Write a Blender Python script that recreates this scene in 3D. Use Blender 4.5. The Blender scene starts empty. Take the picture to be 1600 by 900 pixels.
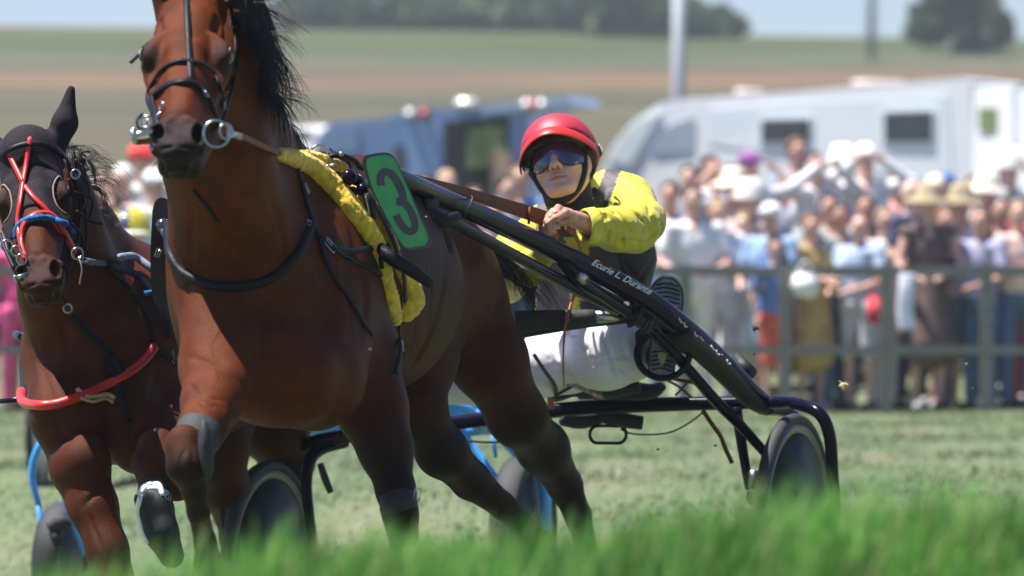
import bpy, bmesh, math, random, time
import numpy as np
from mathutils import Vector, Matrix, Quaternion
from mathutils.bvhtree import BVHTree
random.seed(7); np.random.seed(7)
SC = bpy.context.scene
COL = SC.collection
F = 7800.0            # focal length in photograph pixels
CAMZ = 1.0
HY = 430.0            # row of the level line through the camera
# ---------------------------------------------------------------- camera
cam_d = bpy.data.cameras.new("camera"); cam = bpy.data.objects.new("camera", cam_d); COL.objects.link(cam)
cam.location = (0, 0, CAMZ); cam.rotation_euler = (math.pi/2, 0, 0)
cam_d.sensor_width = 36; cam_d.lens = F/1600*36; cam_d.shift_y = -20/1600
cam_d.clip_start = 0.1; cam_d.clip_end = 6000
cam_d.dof.use_dof = True; cam_d.dof.focus_distance = 13.35; cam_d.dof.aperture_fstop = 4.0
SC.camera = cam
# ---------------------------------------------------------------- light
TOSUN = Vector((-0.34, 0.02, 0.94)).normalized()
W = bpy.data.worlds.new("World"); SC.world = W; W.use_nodes = True
nt = W.node_tree; bg = nt.nodes["Background"]
sky = nt.nodes.new("ShaderNodeTexSky"); sky.sky_type = 'NISHITA'; sky.sun_disc = False
sky.sun_elevation = math.asin(TOSUN.z); sky.sun_rotation = math.atan2(TOSUN.x, TOSUN.y)
sky.air_density = 1.0; sky.dust_density = .15; sky.ozone_density = 4; sky.altitude = 200
tint = nt.nodes.new('ShaderNodeMix'); tint.data_type = 'RGBA'; tint.blend_type = 'MULTIPLY'; tint.inputs[0].default_value = 1; tint.inputs[7].default_value = (.92, .98, 1.16, 1)
nt.links.new(sky.outputs[0], tint.inputs[6]); nt.links.new(tint.outputs[2], bg.inputs[0]); bg.inputs[1].default_value = 0.05
sun_d = bpy.data.lights.new("sun", 'SUN'); sun_d.energy = 5.0; sun_d.angle = math.radians(0.5); sun_d.color = (1, .955, .88)
sun = bpy.data.objects.new("sun", sun_d); COL.objects.link(sun)
sun.rotation_euler = TOSUN.to_track_quat('Z', 'Y').to_euler(); sun.location = (0, 0, 60)
SC.view_settings.view_transform = 'Standard'; SC.view_settings.look = 'None'
SC.view_settings.exposure = 1.1; SC.view_settings.gamma = 1
SC.render.engine = 'CYCLES'
SC.cycles.max_bounces = 6; SC.cycles.transparent_max_bounces = 8

def P(px, py, D):
    return Vector(((px-800)/F*D, D, CAMZ+(HY-py)/F*D))
def PX(r, D):
    return r/F*D
# ---------------------------------------------------------------- materials
def mat(name, col, rough=.5, metal=0, var=.12, vs=15, bump=0, bs=200, coat=0, sheen=0, trans=0, attr=None, spec=.5, aniso=None, crough=.1):
    m = bpy.data.materials.new(name); m.use_nodes = True
    t = m.node_tree; b = t.nodes["Principled BSDF"]; L = t.links.new
    b.inputs["Roughness"].default_value = rough; b.inputs["Metallic"].default_value = metal
    b.inputs["Coat Weight"].default_value = coat; b.inputs["Coat Roughness"].default_value = crough
    b.inputs["Sheen Weight"].default_value = sheen; b.inputs["Specular IOR Level"].default_value = spec
    tc = t.nodes.new("ShaderNodeTexCoord")
    n = t.nodes.new("ShaderNodeTexNoise"); n.inputs["Scale"].default_value = vs; n.inputs["Detail"].default_value = 6
    if aniso:
        mp = t.nodes.new("ShaderNodeMapping"); mp.inputs["Scale"].default_value = aniso
        L(tc.outputs["Object"], mp.inputs[0]); L(mp.outputs[0], n.inputs["Vector"])
    else:
        L(tc.outputs["Object"], n.inputs["Vector"])
    mr = t.nodes.new("ShaderNodeMapRange"); mr.inputs[1].default_value = .3; mr.inputs[2].default_value = .7
    mr.inputs[3].default_value = 1-var; mr.inputs[4].default_value = 1+var
    L(n.outputs[0], mr.inputs[0])
    hs = t.nodes.new("ShaderNodeMix"); hs.data_type = 'RGBA'; hs.blend_type = 'MULTIPLY'; hs.inputs[0].default_value = 1
    L(mr.outputs[0], hs.inputs[7])
    if attr:
        a = t.nodes.new("ShaderNodeAttribute"); a.attribute_name = attr; L(a.outputs["Color"], hs.inputs[6])
    else:
        hs.inputs[6].default_value = (*col, 1)
    L(hs.outputs[2], b.inputs["Base Color"])
    if bump:
        n2 = t.nodes.new("ShaderNodeTexNoise"); n2.inputs["Scale"].default_value = bs; n2.inputs["Detail"].default_value = 4
        if aniso: L(mp.outputs[0], n2.inputs["Vector"])
        else: L(tc.outputs["Object"], n2.inputs["Vector"])
        bp = t.nodes.new("ShaderNodeBump"); bp.inputs["Strength"].default_value = bump; bp.inputs["Distance"].default_value = .004
        L(n2.outputs[0], bp.inputs["Height"]); L(bp.outputs[0], b.inputs["Normal"])
    if trans:
        tr = t.nodes.new("ShaderNodeBsdfTranslucent"); L(hs.outputs[2], tr.inputs[0])
        mx = t.nodes.new("ShaderNodeMixShader"); mx.inputs[0].default_value = trans
        out = t.nodes["Material Output"]; L(b.outputs[0], mx.inputs[1]); L(tr.outputs[0], mx.inputs[2]); L(mx.outputs[0], out.inputs[0])
    return m
_flat = {}
def flat(col, rough=.8, kind='cloth'):
    k = (tuple(round(c, 3) for c in col), rough, kind)
    if k not in _flat:
        _flat[k] = mat(kind, col, rough, var=.22, vs=7, bump=.3 if 'cloth' in kind else 0, bs=30)
    return _flat[k]

M_coat = mat("bay_coat", (.1, .04, .02), .42, var=.28, vs=16, bump=.7, bs=330, attr="col", spec=.085)
M_hair = mat("black_hair", (.008, .006, .006), .42, var=.3, vs=40, spec=.5)
M_eye = mat("dark_eye", (.012, .006, .004), .04, coat=1, var=.1)
M_white_eye = mat("eye_white", (.5, .36, .3), .2)
M_leather = mat("black_leather", (.008, .009, .014), .5, var=.3, vs=30, bump=.3, bs=120, spec=.17)
M_brown = mat("brown_leather", (.15, .055, .025), .6, var=.25, vs=25, bump=.2, bs=160, spec=.2)
M_tan = mat("tan_leather", (.33, .125, .055), .6, var=.2, vs=25, bump=.2, bs=160, spec=.2)
M_steel = mat("polished_steel", (.42, .43, .46), .28, metal=1, var=.1)
M_brass = mat("brass", (.6, .42, .18), .25, metal=1, var=.1)
M_fleece = mat("yellow_fleece", (.72, .46, .03), .95, var=.22, vs=60, bump=1.0, bs=90, sheen=.3)
M_green = mat("green_plate", (.02, .32, .095), .55, var=.12, vs=20, bump=.1, bs=90)
M_digit = mat("plate_digit", (.03, .03, .05), .6, var=.12)
M_gloss = mat("black_lacquer", (.006, .0045, .018), .2, var=.2, vs=12, bump=.05, bs=30, spec=.13)
M_purple = mat("purple_lacquer", (.05, .02, .07), .18, var=.2, vs=12, coat=.6)
M_rubber = mat("tyre_rubber", (.024, .026, .03), .7, var=.25, vs=20, bump=.3, bs=120)
M_rubdark = mat("dark_rubber", (.010, .010, .011), .6, var=.25, vs=20, bump=.25, bs=120)
M_rim = mat("grey_rim", (.11, .12, .105), .4, var=.15, coat=.3)
M_disc = mat("smoked_disc", (.028, .03, .024), .5, var=.5, vs=5, spec=.25)
M_red = mat("red_strap", (.62, .025, .02), .4, var=.12, coat=.2)
M_blue = mat("blue_lacquer", (.05, .33, .80), .3, var=.12, coat=.5)
M_bluewool = mat("blue_fleece", (.01, .13, .36), .95, var=.2, vs=60, bump=1.0, bs=120)
M_hood = mat("hood_cloth", (.020, .015, .021), .85, var=.25, vs=14, bump=.5, bs=70, spec=.2)
M_trim = mat("hood_piping", (.25, .2, .17), .8)
M_whiteb = mat("white_rubber", (.8, .8, .8), .5, var=.1, vs=30, bump=.2)
M_greyb = mat("grey_boot", (.022, .026, .031), .75, var=.25, vs=25, bump=.5, bs=90)
M_yel = mat("yellow_jacket", (.55, .47, .04), .62, var=.06, vs=8, bump=.35, bs=28)
M_char = mat("charcoal_jacket", (.048, .044, .055), .7, var=.12, vs=10, bump=.35, bs=30)
M_black = mat("black_cloth", (.012, .012, .016), .75, var=.2, vs=20, bump=.3, bs=40)
M_breech = mat("white_breeches", (.80, .77, .90), .6, var=.05, vs=8, bump=.3, bs=22)
M_helm = mat("red_helmet", (.42, .022, .05), .5, var=.08, vs=25, bump=.15, bs=300)
M_brim = mat("red_brim", (.50, .02, .014), .45, var=.06)
M_lens = mat("mirror_lens", (.055, .065, .12), .07, metal=.5, var=.1, vs=5, coat=1)
M_skin = mat("skin", (.55, .30, .215), .45, var=.08, vs=30, bump=.15, bs=160, attr="col")
M_sole = mat("boot_sole", (.27, .31, .38), .7, var=.35, vs=35, bump=.6, bs=60)
M_text = mat("pale_lettering", (.62, .66, .75), .5, var=.1)
M_twist = mat("twisted_cord", (.3, .3, .32), .5, var=.6, vs=120)
# ---------------------------------------------------------------- object helpers
def tag(o, label=None, cat=None, group=None, kind=None):
    if label: o["label"] = label
    if cat: o["category"] = cat
    if group: o["group"] = group
    if kind: o["kind"] = kind
    return o
def thing(name, label, cat, loc=(0, 0, 0), group=None, rz=0):
    o = bpy.data.objects.new(name, None); COL.objects.link(o); o.location = loc; o.rotation_euler = (0, 0, rz)
    o.empty_display_size = .1
    return tag(o, label, cat, group)
def link(name, me, parent=None, keep=True):
    o = bpy.data.objects.new(name, me); COL.objects.link(o)
    if parent is not None:
        o.parent = parent
        if keep: o.matrix_parent_inverse = rootmat(parent).inverted()
    return o
def rootmat(o):
    m = Matrix.LocRotScale(o.location, o.rotation_euler, o.scale)
    if o.parent is not None:
        m = rootmat(o.parent) @ o.matrix_parent_inverse @ m
    return m
def mesh(verts, faces, mats, smooth=True, mi=None, name="mesh"):
    me = bpy.data.meshes.new(name)
    if isinstance(verts, np.ndarray) and isinstance(faces, np.ndarray):
        k = faces.shape[1]
        me.vertices.add(len(verts)); me.vertices.foreach_set("co", verts.astype(np.float32).ravel())
        me.loops.add(faces.size); me.loops.foreach_set("vertex_index", faces.astype(np.int32).ravel())
        me.polygons.add(len(faces))
        me.polygons.foreach_set("loop_start", np.arange(0, faces.size, k, dtype=np.int32))
        me.update(calc_edges=True); me.validate()
    else:
        me.from_pydata([tuple(v) for v in verts], [], [tuple(int(i) for i in f) for f in faces]); me.update()
    for m in (mats if isinstance(mats, (list, tuple)) else [mats]): me.materials.append(m)
    if smooth: me.polygons.foreach_set("use_smooth", [True]*len(me.polygons))
    if mi is not None: me.polygons.foreach_set("material_index", mi)
    return me
def setcol(me, fn):
    n = len(me.vertices); co = np.empty(n*3, np.float32); me.vertices.foreach_get("co", co); co = co.reshape(-1, 3)
    c = np.ones((n, 4), np.float32); c[:, :3] = fn(co)
    a = me.color_attributes.new("col", 'FLOAT_COLOR', 'POINT'); a.data.foreach_set("color", c.ravel())

def spline(pts, n=8):
    """Catmull-Rom through points (any width rows)"""
    p = np.array([list(q) for q in pts], float)
    if len(p) < 3 or n <= 1: return p
    q = np.vstack([2*p[0]-p[1], p, 2*p[-1]-p[-2]]); out = []
    for i in range(1, len(q)-2):
        a, b, c, d = q[i-1], q[i], q[i+1], q[i+2]
        for t in np.linspace(0, 1, n, endpoint=False):
            out.append(.5*((2*b)+(c-a)*t+(2*a-5*b+4*c-d)*t*t+(3*b-a-3*c+d)*t**3))
    out.append(p[-1]); return np.array(out)
class MB:
    def __init__(s): s.v = []; s.f = []; s.m = []
    def add(s, v, f, mi=0):
        b = len(s.v); s.v += [tuple(x) for x in v]; s.f += [tuple(i+b for i in q) for q in f]; s.m += [mi]*len(f); return s
    def tube(s, pts, r, sides=10, mi=0, n=6, cap=True, closed=False, flat_=1.0, up=None):
        """pts: 3-D points (or rows with radius as 4th)"""
        rows = [list(p)+([r] if len(p) == 3 else []) for p in pts]
        q = spline(rows, n) if n > 1 else np.array(rows, float)
        c = q[:, :3]; rr = q[:, 3]; N = len(c)
        T = np.gradient(c, axis=0)
        if closed: T[0] = T[-1] = c[1]-c[-2]
        T /= np.linalg.norm(T, axis=1)[:, None]+1e-12
        u = np.array(up, float) if up is not None else (np.array([0, 0, 1.]) if abs(T[0][2]) < .9 else np.array([0, 1., 0]))
        vs = []
        for i in range(N):
            if up is not None and i > 0: u = np.array(up, float)*.0+u
            u = u-T[i]*np.dot(u, T[i]); u /= np.linalg.norm(u)+1e-12
            w = np.cross(T[i], u)
            for k in range(sides):
                a = 2*math.pi*k/sides
                vs.append(c[i]+rr[i]*(math.cos(a)*w+math.sin(a)*u*flat_))
        fs = []
        for i in range(N-1):
            for k in range(sides):
                a = i*sides+k; b = i*sides+(k+1) % sides
                fs.append((a, b, b+sides, a+sides))
        if cap:
            fs.append(tuple(range(sides))[::-1]); fs.append(tuple((N-1)*sides+k for k in range(sides)))
        return s.add(vs, fs, mi)
    def strap(s, pts, nrm, w, t=.003, mi=0, n=6):
        """flat band: width w across, thickness t along the normals"""
        p = np.array([list(a) for a in pts], float); nn = np.array([list(a) for a in nrm], float)
        q = spline(np.hstack([p, nn]), n) if n > 1 and len(p) > 2 else np.hstack([p, nn])
        c = q[:, :3]; u = q[:, 3:]; T = np.gradient(c, axis=0)
        T /= np.linalg.norm(T, axis=1)[:, None]+1e-12
        vs = []; N = len(c)
        for i in range(N):
            a = u[i]-T[i]*np.dot(u[i], T[i]); a /= np.linalg.norm(a)+1e-12; b = np.cross(T[i], a)
            h = w/2
            for sx, sy in ((-1, 0), (-.86, 1), (.86, 1), (1, 0), (.86, -.6), (-.86, -.6)):
                vs.append(c[i]+b*h*sx+a*t*sy)
        fs = []
        for i in range(N-1):
            for k in range(6):
                a = i*6+k; b = i*6+(k+1) % 6; fs.append((a, b, b+6, a+6))
        fs.append(tuple(range(6))[::-1]); fs.append(tuple((N-1)*6+k for k in range(6)))
        return s.add(vs, fs, mi)
    def box(s, c, size, R=None, mi=0, bev=0):
        bm = bmesh.new(); bmesh.ops.create_cube(bm, size=1)
        for v in bm.verts: v.co = Vector((v.co.x*size[0], v.co.y*size[1], v.co.z*size[2]))
        if bev: bmesh.ops.bevel(bm, geom=bm.edges[:], offset=bev, segments=2, affect='EDGES')
        return s.bm(bm, c, R, mi)
    def bm(s, bm, c=(0, 0, 0), R=None, mi=0):
        R = R or Matrix.Identity(3); c = Vector(c); bm.verts.index_update()
        v = [R @ x.co+c for x in bm.verts]; f = [tuple(y.index for y in x.verts) for x in bm.faces]; bm.free()
        return s.add(v, f, mi)
    def ball(s, c, r, mi=0, seg=16, R=None):
        bm = bmesh.new(); bmesh.ops.create_uvsphere(bm, u_segments=seg, v_segments=max(6, seg//2), radius=1)
        rr = (r, r, r) if isinstance(r, (int, float)) else r
        for v in bm.verts: v.co = Vector((v.co.x*rr[0], v.co.y*rr[1], v.co.z*rr[2]))
        return s.bm(bm, c, R, mi)
    def lathe(s, c, axis, prof, seg=40, mi=0, closed=True):
        """prof: (radius, offset along axis) pairs"""
        ax = Vector(axis).normalized(); u = ax.orthogonal().normalized(); w = ax.cross(u); c = Vector(c)
        v = []; f = []; k = len(prof)
        for i in range(seg):
            a = 2*math.pi*i/seg; d = u*math.cos(a)+w*math.sin(a)
            v += [c+d*r+ax*h for r, h in prof]
        for i in range(seg):
            j = (i+1) % seg
            for q in range(k if closed else k-1):
                q2 = (q+1) % k; f.append((i*k+q, i*k+q2, j*k+q2, j*k+q))
        return s.add(v, f, mi)
    def ring(s, c, axis, R_, r, mi=0, seg=28, side=8, sx=1, sy=1, up=None):
        ax = Vector(axis).normalized()
        u = (Vector(up)-ax*ax.dot(Vector(up))).normalized() if up else ax.orthogonal().normalized(); w = ax.cross(u); c = Vector(c)
        pts = [c+u*math.cos(2*math.pi*i/seg)*R_*sx+w*math.sin(2*math.pi*i/seg)*R_*sy for i in range(seg+1)]
        return s.tube(pts, r, side, mi, n=1, cap=False, closed=True)
    def build(s, name, mats, parent=None, smooth=True, sharp=None):
        me = mesh(s.v, s.f, mats, smooth, s.m, name)
        if sharp: 
            try: me.set_sharp_from_angle(angle=math.radians(sharp))
            except Exception: pass
        return link(name, me, parent)
# ---------------------------------------------------------------- implicit surfaces
def graded(lo, hi, fine_lo, fine_hi, df, dc):
    """axis samples, spacing df in the fine span and dc elsewhere"""
    out = [lo]
    while out[-1] < hi:
        x = out[-1]; d = max(fine_lo-x, x-fine_hi, 0); out.append(x+min(dc, df+d*.12))
    return np.array(out, np.float32)
class Field:
    def __init__(s, xs, ys, zs):
        s.xs, s.ys, s.zs = [np.asarray(a, np.float32) for a in (xs, ys, zs)]
        s.F = np.full((len(s.xs), len(s.ys), len(s.zs)), .2, np.float32)
    @classmethod
    def box(c, lo, hi, d):
        return c(*[np.arange(lo[i], hi[i]+d, d) for i in range(3)])
    def sub(s, lo, hi):
        r = []
        for ax, a, b in zip((s.xs, s.ys, s.zs), lo, hi):
            i = max(0, np.searchsorted(ax, a)-1); j = min(len(ax), np.searchsorted(ax, b)+1); r.append(slice(i, max(i+1, j)))
        return r
    def apply(s, lo, hi, fn, k, op):
        sl = s.sub(lo, hi); X = s.xs[sl[0]][:, None, None]; Y = s.ys[sl[1]][None, :, None]; Z = s.zs[sl[2]][None, None, :]
        if X.size*Y.size*Z.size == 0: return
        d = fn(X, Y, Z); f = s.F[tuple(sl)]
        if op == 'u':
            h = np.maximum(k-np.abs(f-d), 0)/k; s.F[tuple(sl)] = np.minimum(f, d)-h*h*k*.25
        elif op == 'd':
            d = -d; h = np.maximum(k-np.abs(f-d), 0)/k; s.F[tuple(sl)] = np.maximum(f, d)+h*h*k*.25
        elif op == 'i':
            s.F[tuple(sl)] = np.maximum(f, d)
    def cap(s, a, b, ra, rb, k=.02, op='u'):
        a = np.array(a, np.float32)[:3]; b = np.array(b, np.float32)[:3]; m = max(ra, rb)+k+.04
        ab = b-a; L2 = float(ab@ab)+1e-12
        def fn(X, Y, Z):
            px, py, pz = X-a[0], Y-a[1], Z-a[2]
            t = np.clip((px*ab[0]+py*ab[1]+pz*ab[2])/L2, 0, 1)
            return np.sqrt((px-t*ab[0])**2+(py-t*ab[1])**2+(pz-t*ab[2])**2)-(ra+(rb-ra)*t)
        s.apply(np.minimum(a, b)-m, np.maximum(a, b)+m, fn, k, op); return s
    def ell(s, c, r, R=None, k=.02, op='u'):
        """ellipsoid; R columns = local axes"""
        c = np.array(c, np.float32)[:3]; r = np.array(r, np.float32); m = float(r.max())+k+.04
        Q = np.eye(3, dtype=np.float32) if R is None else np.array(R, np.float32)
        def fn(X, Y, Z):
            px, py, pz = X-c[0], Y-c[1], Z-c[2]
            l = [(px*Q[0, i]+py*Q[1, i]+pz*Q[2, i]) for i in range(3)]
            k0 = np.sqrt(sum((l[i]/r[i])**2 for i in range(3))); k1 = np.sqrt(sum((l[i]/r[i]**2)**2 for i in range(3)))+1e-9
            return k0*(k0-1)/k1
        s.apply(c-m, c+m, fn, k, op); return s
    def chain(s, pts, k=.02, op='u'):
        for p, q in zip(pts, pts[1:]): s.cap(p[:3], q[:3], p[3], q[3], k, op)
        return s
    def extract(s):
        Fd = s.F; S = Fd < 0; n = [a-1 for a in Fd.shape]
        cnt = np.zeros(n, np.int8)
        for i in (0, 1):
            for j in (0, 1):
                for k in (0, 1): cnt += S[i:i+n[0], j:j+n[1], k:k+n[2]]
        act = (cnt > 0) & (cnt < 8); idx = np.argwhere(act); N = len(idx)
        ids = np.full(n, -1, np.int32); ids[act] = np.arange(N)
        acc = np.zeros((N, 3), np.float32); c = np.zeros(N, np.float32)
        I, J, K = idx.T
        corners = [(i, j, k) for i in (0, 1) for j in (0, 1) for k in (0, 1)]
        for a in corners:
            for ax in range(3):
                if a[ax]: continue
                b = list(a); b[ax] = 1
                f0 = Fd[I+a[0], J+a[1], K+a[2]]; f1 = Fd[I+b[0], J+b[1], K+b[2]]
                m = (f0 < 0) != (f1 < 0); t = np.where(m, f0/(f0-f1+1e-20), 0)
                p = np.tile(np.array(a, np.float32), (N, 1)); p[:, ax] = t
                acc += p*m[:, None]; c += m
        p = acc/c[:, None]; V = np.empty((N, 3), np.float32)
        for ax, (arr, ii) in enumerate(zip((s.xs, s.ys, s.zs), (I, J, K))):
            V[:, ax] = arr[ii]+p[:, ax]*(arr[ii+1]-arr[ii])
        faces = []
        for ax in range(3):
            o = [x for x in range(3) if x != ax]
            sa = [slice(None)]*3; sb = [slice(None)]*3; sa[ax] = slice(0, -1); sb[ax] = slice(1, None)
            ch = S[tuple(sa)] != S[tuple(sb)]
            e = np.argwhere(ch); ok = (e[:, o[0]] > 0) & (e[:, o[1]] > 0) & (e[:, o[0]] < n[o[0]]) & (e[:, o[1]] < n[o[1]]); e = e[ok]
            inside = S[e[:, 0], e[:, 1], e[:, 2]]
            def g(d0, d1):
                q = e.copy(); q[:, o[0]] -= d0; q[:, o[1]] -= d1; return ids[q[:, 0], q[:, 1], q[:, 2]]
            quad = np.stack([g(1, 1), g(0, 1), g(0, 0), g(1, 0)], 1)
            flip = inside if ax != 1 else ~inside
            quad[~flip] = quad[~flip][:, ::-1]
            faces.append(quad)
        Fq = np.vstack(faces); Fq = Fq[(Fq >= 0).all(1)]
        return V, Fq
def relax(V, Fq, it=2, lam=.5):
    for _ in range(it):
        a = np.zeros_like(V); c = np.zeros(len(V), np.float32)
        for i in range(4):
            np.add.at(a, Fq[:, i], V[Fq[:, (i+1) % 4]]+V[Fq[:, (i-1) % 4]]); np.add.at(c, Fq[:, i], 2)
        V = V+lam*(a/np.maximum(c, 1)[:, None]-V)
    return V
def sdf_obj(fld, name, mats, parent=None, col=None, it=1, post=None):
    V, Q = fld.extract(); V = relax(V, Q, it)
    if post is not None: V = post(V)
    me = mesh(V, Q, mats, True, name=name)
    if col is not None: setcol(me, col)
    return link(name, me, parent)
def carve(o, bvh, lines, D=12.5):
    """press grooves (depth > 0) or raise veins (depth < 0) along lines laid on the surface"""
    me = o.data; n = len(me.vertices); co = np.empty(n*3, np.float32); me.vertices.foreach_get("co", co); co = co.reshape(-1, 3)
    no = np.empty(n*3, np.float32); me.vertices.foreach_get("normal", no); no = no.reshape(-1, 3); base = co.copy()
    for pts, dep, w in lines:
        q, _ = lay(bvh, pts, 0, D); q = spline([tuple(p) for p in q], 10).astype(np.float32)
        lo = q.min(0)-w*3; hi = q.max(0)+w*3; m = np.where(((base > lo) & (base < hi)).all(1))[0]
        d = np.sqrt(((base[m][:, None, :]-q[None])**2).sum(-1)); j = d.argmin(1); dm = d[np.arange(len(m)), j]
        t = j/(len(q)-1); tp = np.clip(np.minimum(t, 1-t)*5, 0, 1)
        co[m] -= no[m]*(dep*np.exp(-(dm/w)**2)*(.25+.75*tp))[:, None]
    me.vertices.foreach_set("co", co.ravel()); me.update()
def bvh_of(*objs):
    vs = []; fs = []
    for o in objs:
        b = len(vs); M = rootmat(o) if o.parent is None else rootmat(o)
        vs += [M @ v.co for v in o.data.vertices]; fs += [tuple(i+b for i in p.vertices) for p in o.data.polygons]
    return BVHTree.FromPolygons(vs, fs)
EYE = Vector((0, 0, CAMZ))
def lay(bvh, pts, off=.004, D=None):
    """points of the surface seen at photograph positions, lifted by off; rows (px,py) or (px,py,D) for free points"""
    out = []; nn = []
    for p in pts:
        if len(p) == 3:
            out.append(P(*p)); nn.append(Vector((0, -1, .2)).normalized()); continue
        d = (P(p[0], p[1], 10)-EYE).normalized(); h = bvh.ray_cast(EYE, d)
        if h[0] is None:
            h2 = bvh.find_nearest(P(p[0], p[1], D or (out[-1].y if out else 12.5)))
            out.append(h2[0]+h2[1]*off); nn.append(h2[1])
        else:
            out.append(h[0]+h[1]*off); nn.append(h[1])
    # smooth the normals a little so that bands do not twist
    sm = [((nn[max(0, i-1)]+nn[i]*2+nn[min(len(nn)-1, i+1)])/4).normalized() for i in range(len(nn))]
    return out, sm
def fbm(x, y, s, seed=0):
    """cheap smooth value noise for terrain and clods"""
    v = 0
    for o in range(4):
        k = s*2**o; v = v+math.sin(x*k*1.3+seed+o*1.7)*math.cos(y*k*1.1-seed*2+o*2.3)/2**o
    return v*.5
# ================================================================ TERRAIN
def sstep(a, b, t):
    t = np.clip((t-a)/(b-a), 0, 1); return t*t*(3-2*t)
def tz(x, y):
    x = np.asarray(x, float); y = np.asarray(y, float)
    cross = -.2+.10*np.clip(x, -1.6, 1.6)
    z = cross*(1-sstep(17, 26, y))
    z = z+.62*sstep(42, 72, y)+.28*sstep(37.2, 38.8, y)
    z = z+np.clip((y-85)/215, 0, 1)*14.7*(1-.0009*np.clip(x, -200, 200))+sstep(300, 330, y)*-.3-np.clip((y-330)*.02, 0, 30)
    bank = np.exp(-((y-7.1)/1.0)**2)*(.51+.015*np.sin(x*2.1+.5)+.03*sstep(0, .9, x)-.085*(1-sstep(-.75, -.15, x)))
    near = .2*(1-sstep(5, 8, y))
    w = 1-sstep(8.6, 10.6, y)
    return z*(1-w)+(w)*np.maximum(bank, near)+bank*(1-w)*.0
ys = np.concatenate([np.arange(-30, 4, 2.), np.arange(4, 12, .2), np.arange(12, 60, .6), np.arange(60, 340, 4), np.geomspace(342, 4000, 24)])
xs = np.concatenate([-np.geomspace(2400, 6, 24), np.arange(-5, 5.1, .25), np.geomspace(6, 2400, 24)])
GX, GY = np.meshgrid(xs, ys)
V = np.stack([GX, GY, tz(GX, GY)+.012*np.sin(GX*3)*np.sin(GY*2.2)*(GY < 60)], -1).reshape(-1, 3)
nx = len(xs); ny = len(ys); i, j = np.meshgrid(np.arange(nx-1), np.arange(ny-1)); a = (j*nx+i).ravel()
Q = np.stack([a, a+1, a+1+nx, a+nx], 1)
def ground_mat():
    m = bpy.data.materials.new("ground"); m.use_nodes = True; t = m.node_tree; L = t.links.new; b = t.nodes["Principled BSDF"]
    b.inputs["Roughness"].default_value = .95; b.inputs["Specular IOR Level"].default_value = .15
    g = t.nodes.new("ShaderNodeNewGeometry"); sp = t.nodes.new("ShaderNodeSeparateXYZ"); L(g.outputs["Position"], sp.inputs[0])
    def noise(scale, det=5, vec=None, sc=None):
        n = t.nodes.new("ShaderNodeTexNoise"); n.inputs["Scale"].default_value = scale; n.inputs["Detail"].default_value = det
        if sc:
            mp = t.nodes.new("ShaderNodeMapping"); mp.inputs["Scale"].default_value = sc; L(g.outputs["Position"], mp.inputs[0]); L(mp.outputs[0], n.inputs["Vector"])
        else: L(g.outputs["Position"], n.inputs["Vector"])
        return n.outputs[0]
    def ramp(src, stops):
        r = t.nodes.new("ShaderNodeValToRGB"); e = r.color_ramp.elements
        while len(e) > 1: e.remove(e[0])
        for k, (p, c) in enumerate(stops):
            q = e[0] if k == 0 else e.new(p); q.position = p; q.color = (*c, 1)
        L(src, r.inputs[0]); return r.outputs[0]
    def mixc(f, a, b2, mode='MIX'):
        x = t.nodes.new("ShaderNodeMix"); x.data_type = 'RGBA'; x.blend_type = mode
        if isinstance(f, (int, float)): x.inputs[0].default_value = f
        else: L(f, x.inputs[0])
        L(a, x.inputs[6]); L(b2, x.inputs[7]); return x.outputs[2]
    def rng(src, a, b2, c=0, d=1, smooth=True):
        x = t.nodes.new("ShaderNodeMapRange"); x.inputs[1].default_value = a; x.inputs[2].default_value = b2; x.inputs[3].default_value = c; x.inputs[4].default_value = d
        if smooth: x.interpolation_type = 'SMOOTHSTEP'
        L(src, x.inputs[0]); return x.outputs[0]
    # race track turf: worn green with straw
    turf = ramp(noise(.9, 8, sc=(1, .35, 1)), [(.3, (.085, .125, .065)), (.5, (.12, .155, .085)), (.68, (.175, .175, .115))])
    fine = ramp(noise(26, 4, sc=(1, .3, 1)), [(.3, (.8, .8, .8)), (.7, (1.15, 1.15, 1.1))])
    turf = mixc(1, turf, fine, 'MULTIPLY')
    # hill: strips of different crops running across, wobbling borders
    wob = t.nodes.new("ShaderNodeMath"); wob.operation = 'MULTIPLY_ADD'; L(noise(.012, 3), wob.inputs[0]); wob.inputs[1].default_value = 90; L(sp.outputs[1], wob.inputs[2])
    wx = t.nodes.new("ShaderNodeMath"); wx.operation = 'MULTIPLY_ADD'; L(sp.outputs[0], wx.inputs[0]); wx.inputs[1].default_value = -.55; L(wob.outputs[0], wx.inputs[2])
    yy = rng(wx.outputs[0], 60, 380, 0, 1, False)
    hill = ramp(yy, [(.0, (0.088, 0.092, 0.045)), (.25, (0.098, 0.082, 0.046)), (.42, (0.088, 0.080, 0.049)), (.50, (0.073, 0.074, 0.048)), (.58, (0.145, 0.094, 0.057)), (.64, (0.086, 0.078, 0.049)), (.70, (0.081, 0.089, 0.056)), (.76, (0.053, 0.071, 0.025)), (.86, (0.063, 0.078, 0.029)), (1, (0.100, 0.086, 0.049))])
    rows = ramp(noise(.22, 5, sc=(.35, 1.3, 1)), [(.35, (.72, .75, .78)), (.65, (1.25, 1.18, 1.12))])
    hill = mixc(1, hill, rows, 'MULTIPLY')
    colr = mixc(rng(sp.outputs[1], 45, 75), turf, hill)
    bankc = ramp(noise(6, 5), [(.3, (.03, .06, .012)), (.7, (.06, .10, .025))])
    colr = mixc(rng(sp.outputs[1], 9.4, 10.6), bankc, colr)
    L(colr, b.inputs["Base Color"])
    return m
go = link("ground", mesh(V, Q, ground_mat(), True, name="ground")); tag(go, kind="structure")
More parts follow.
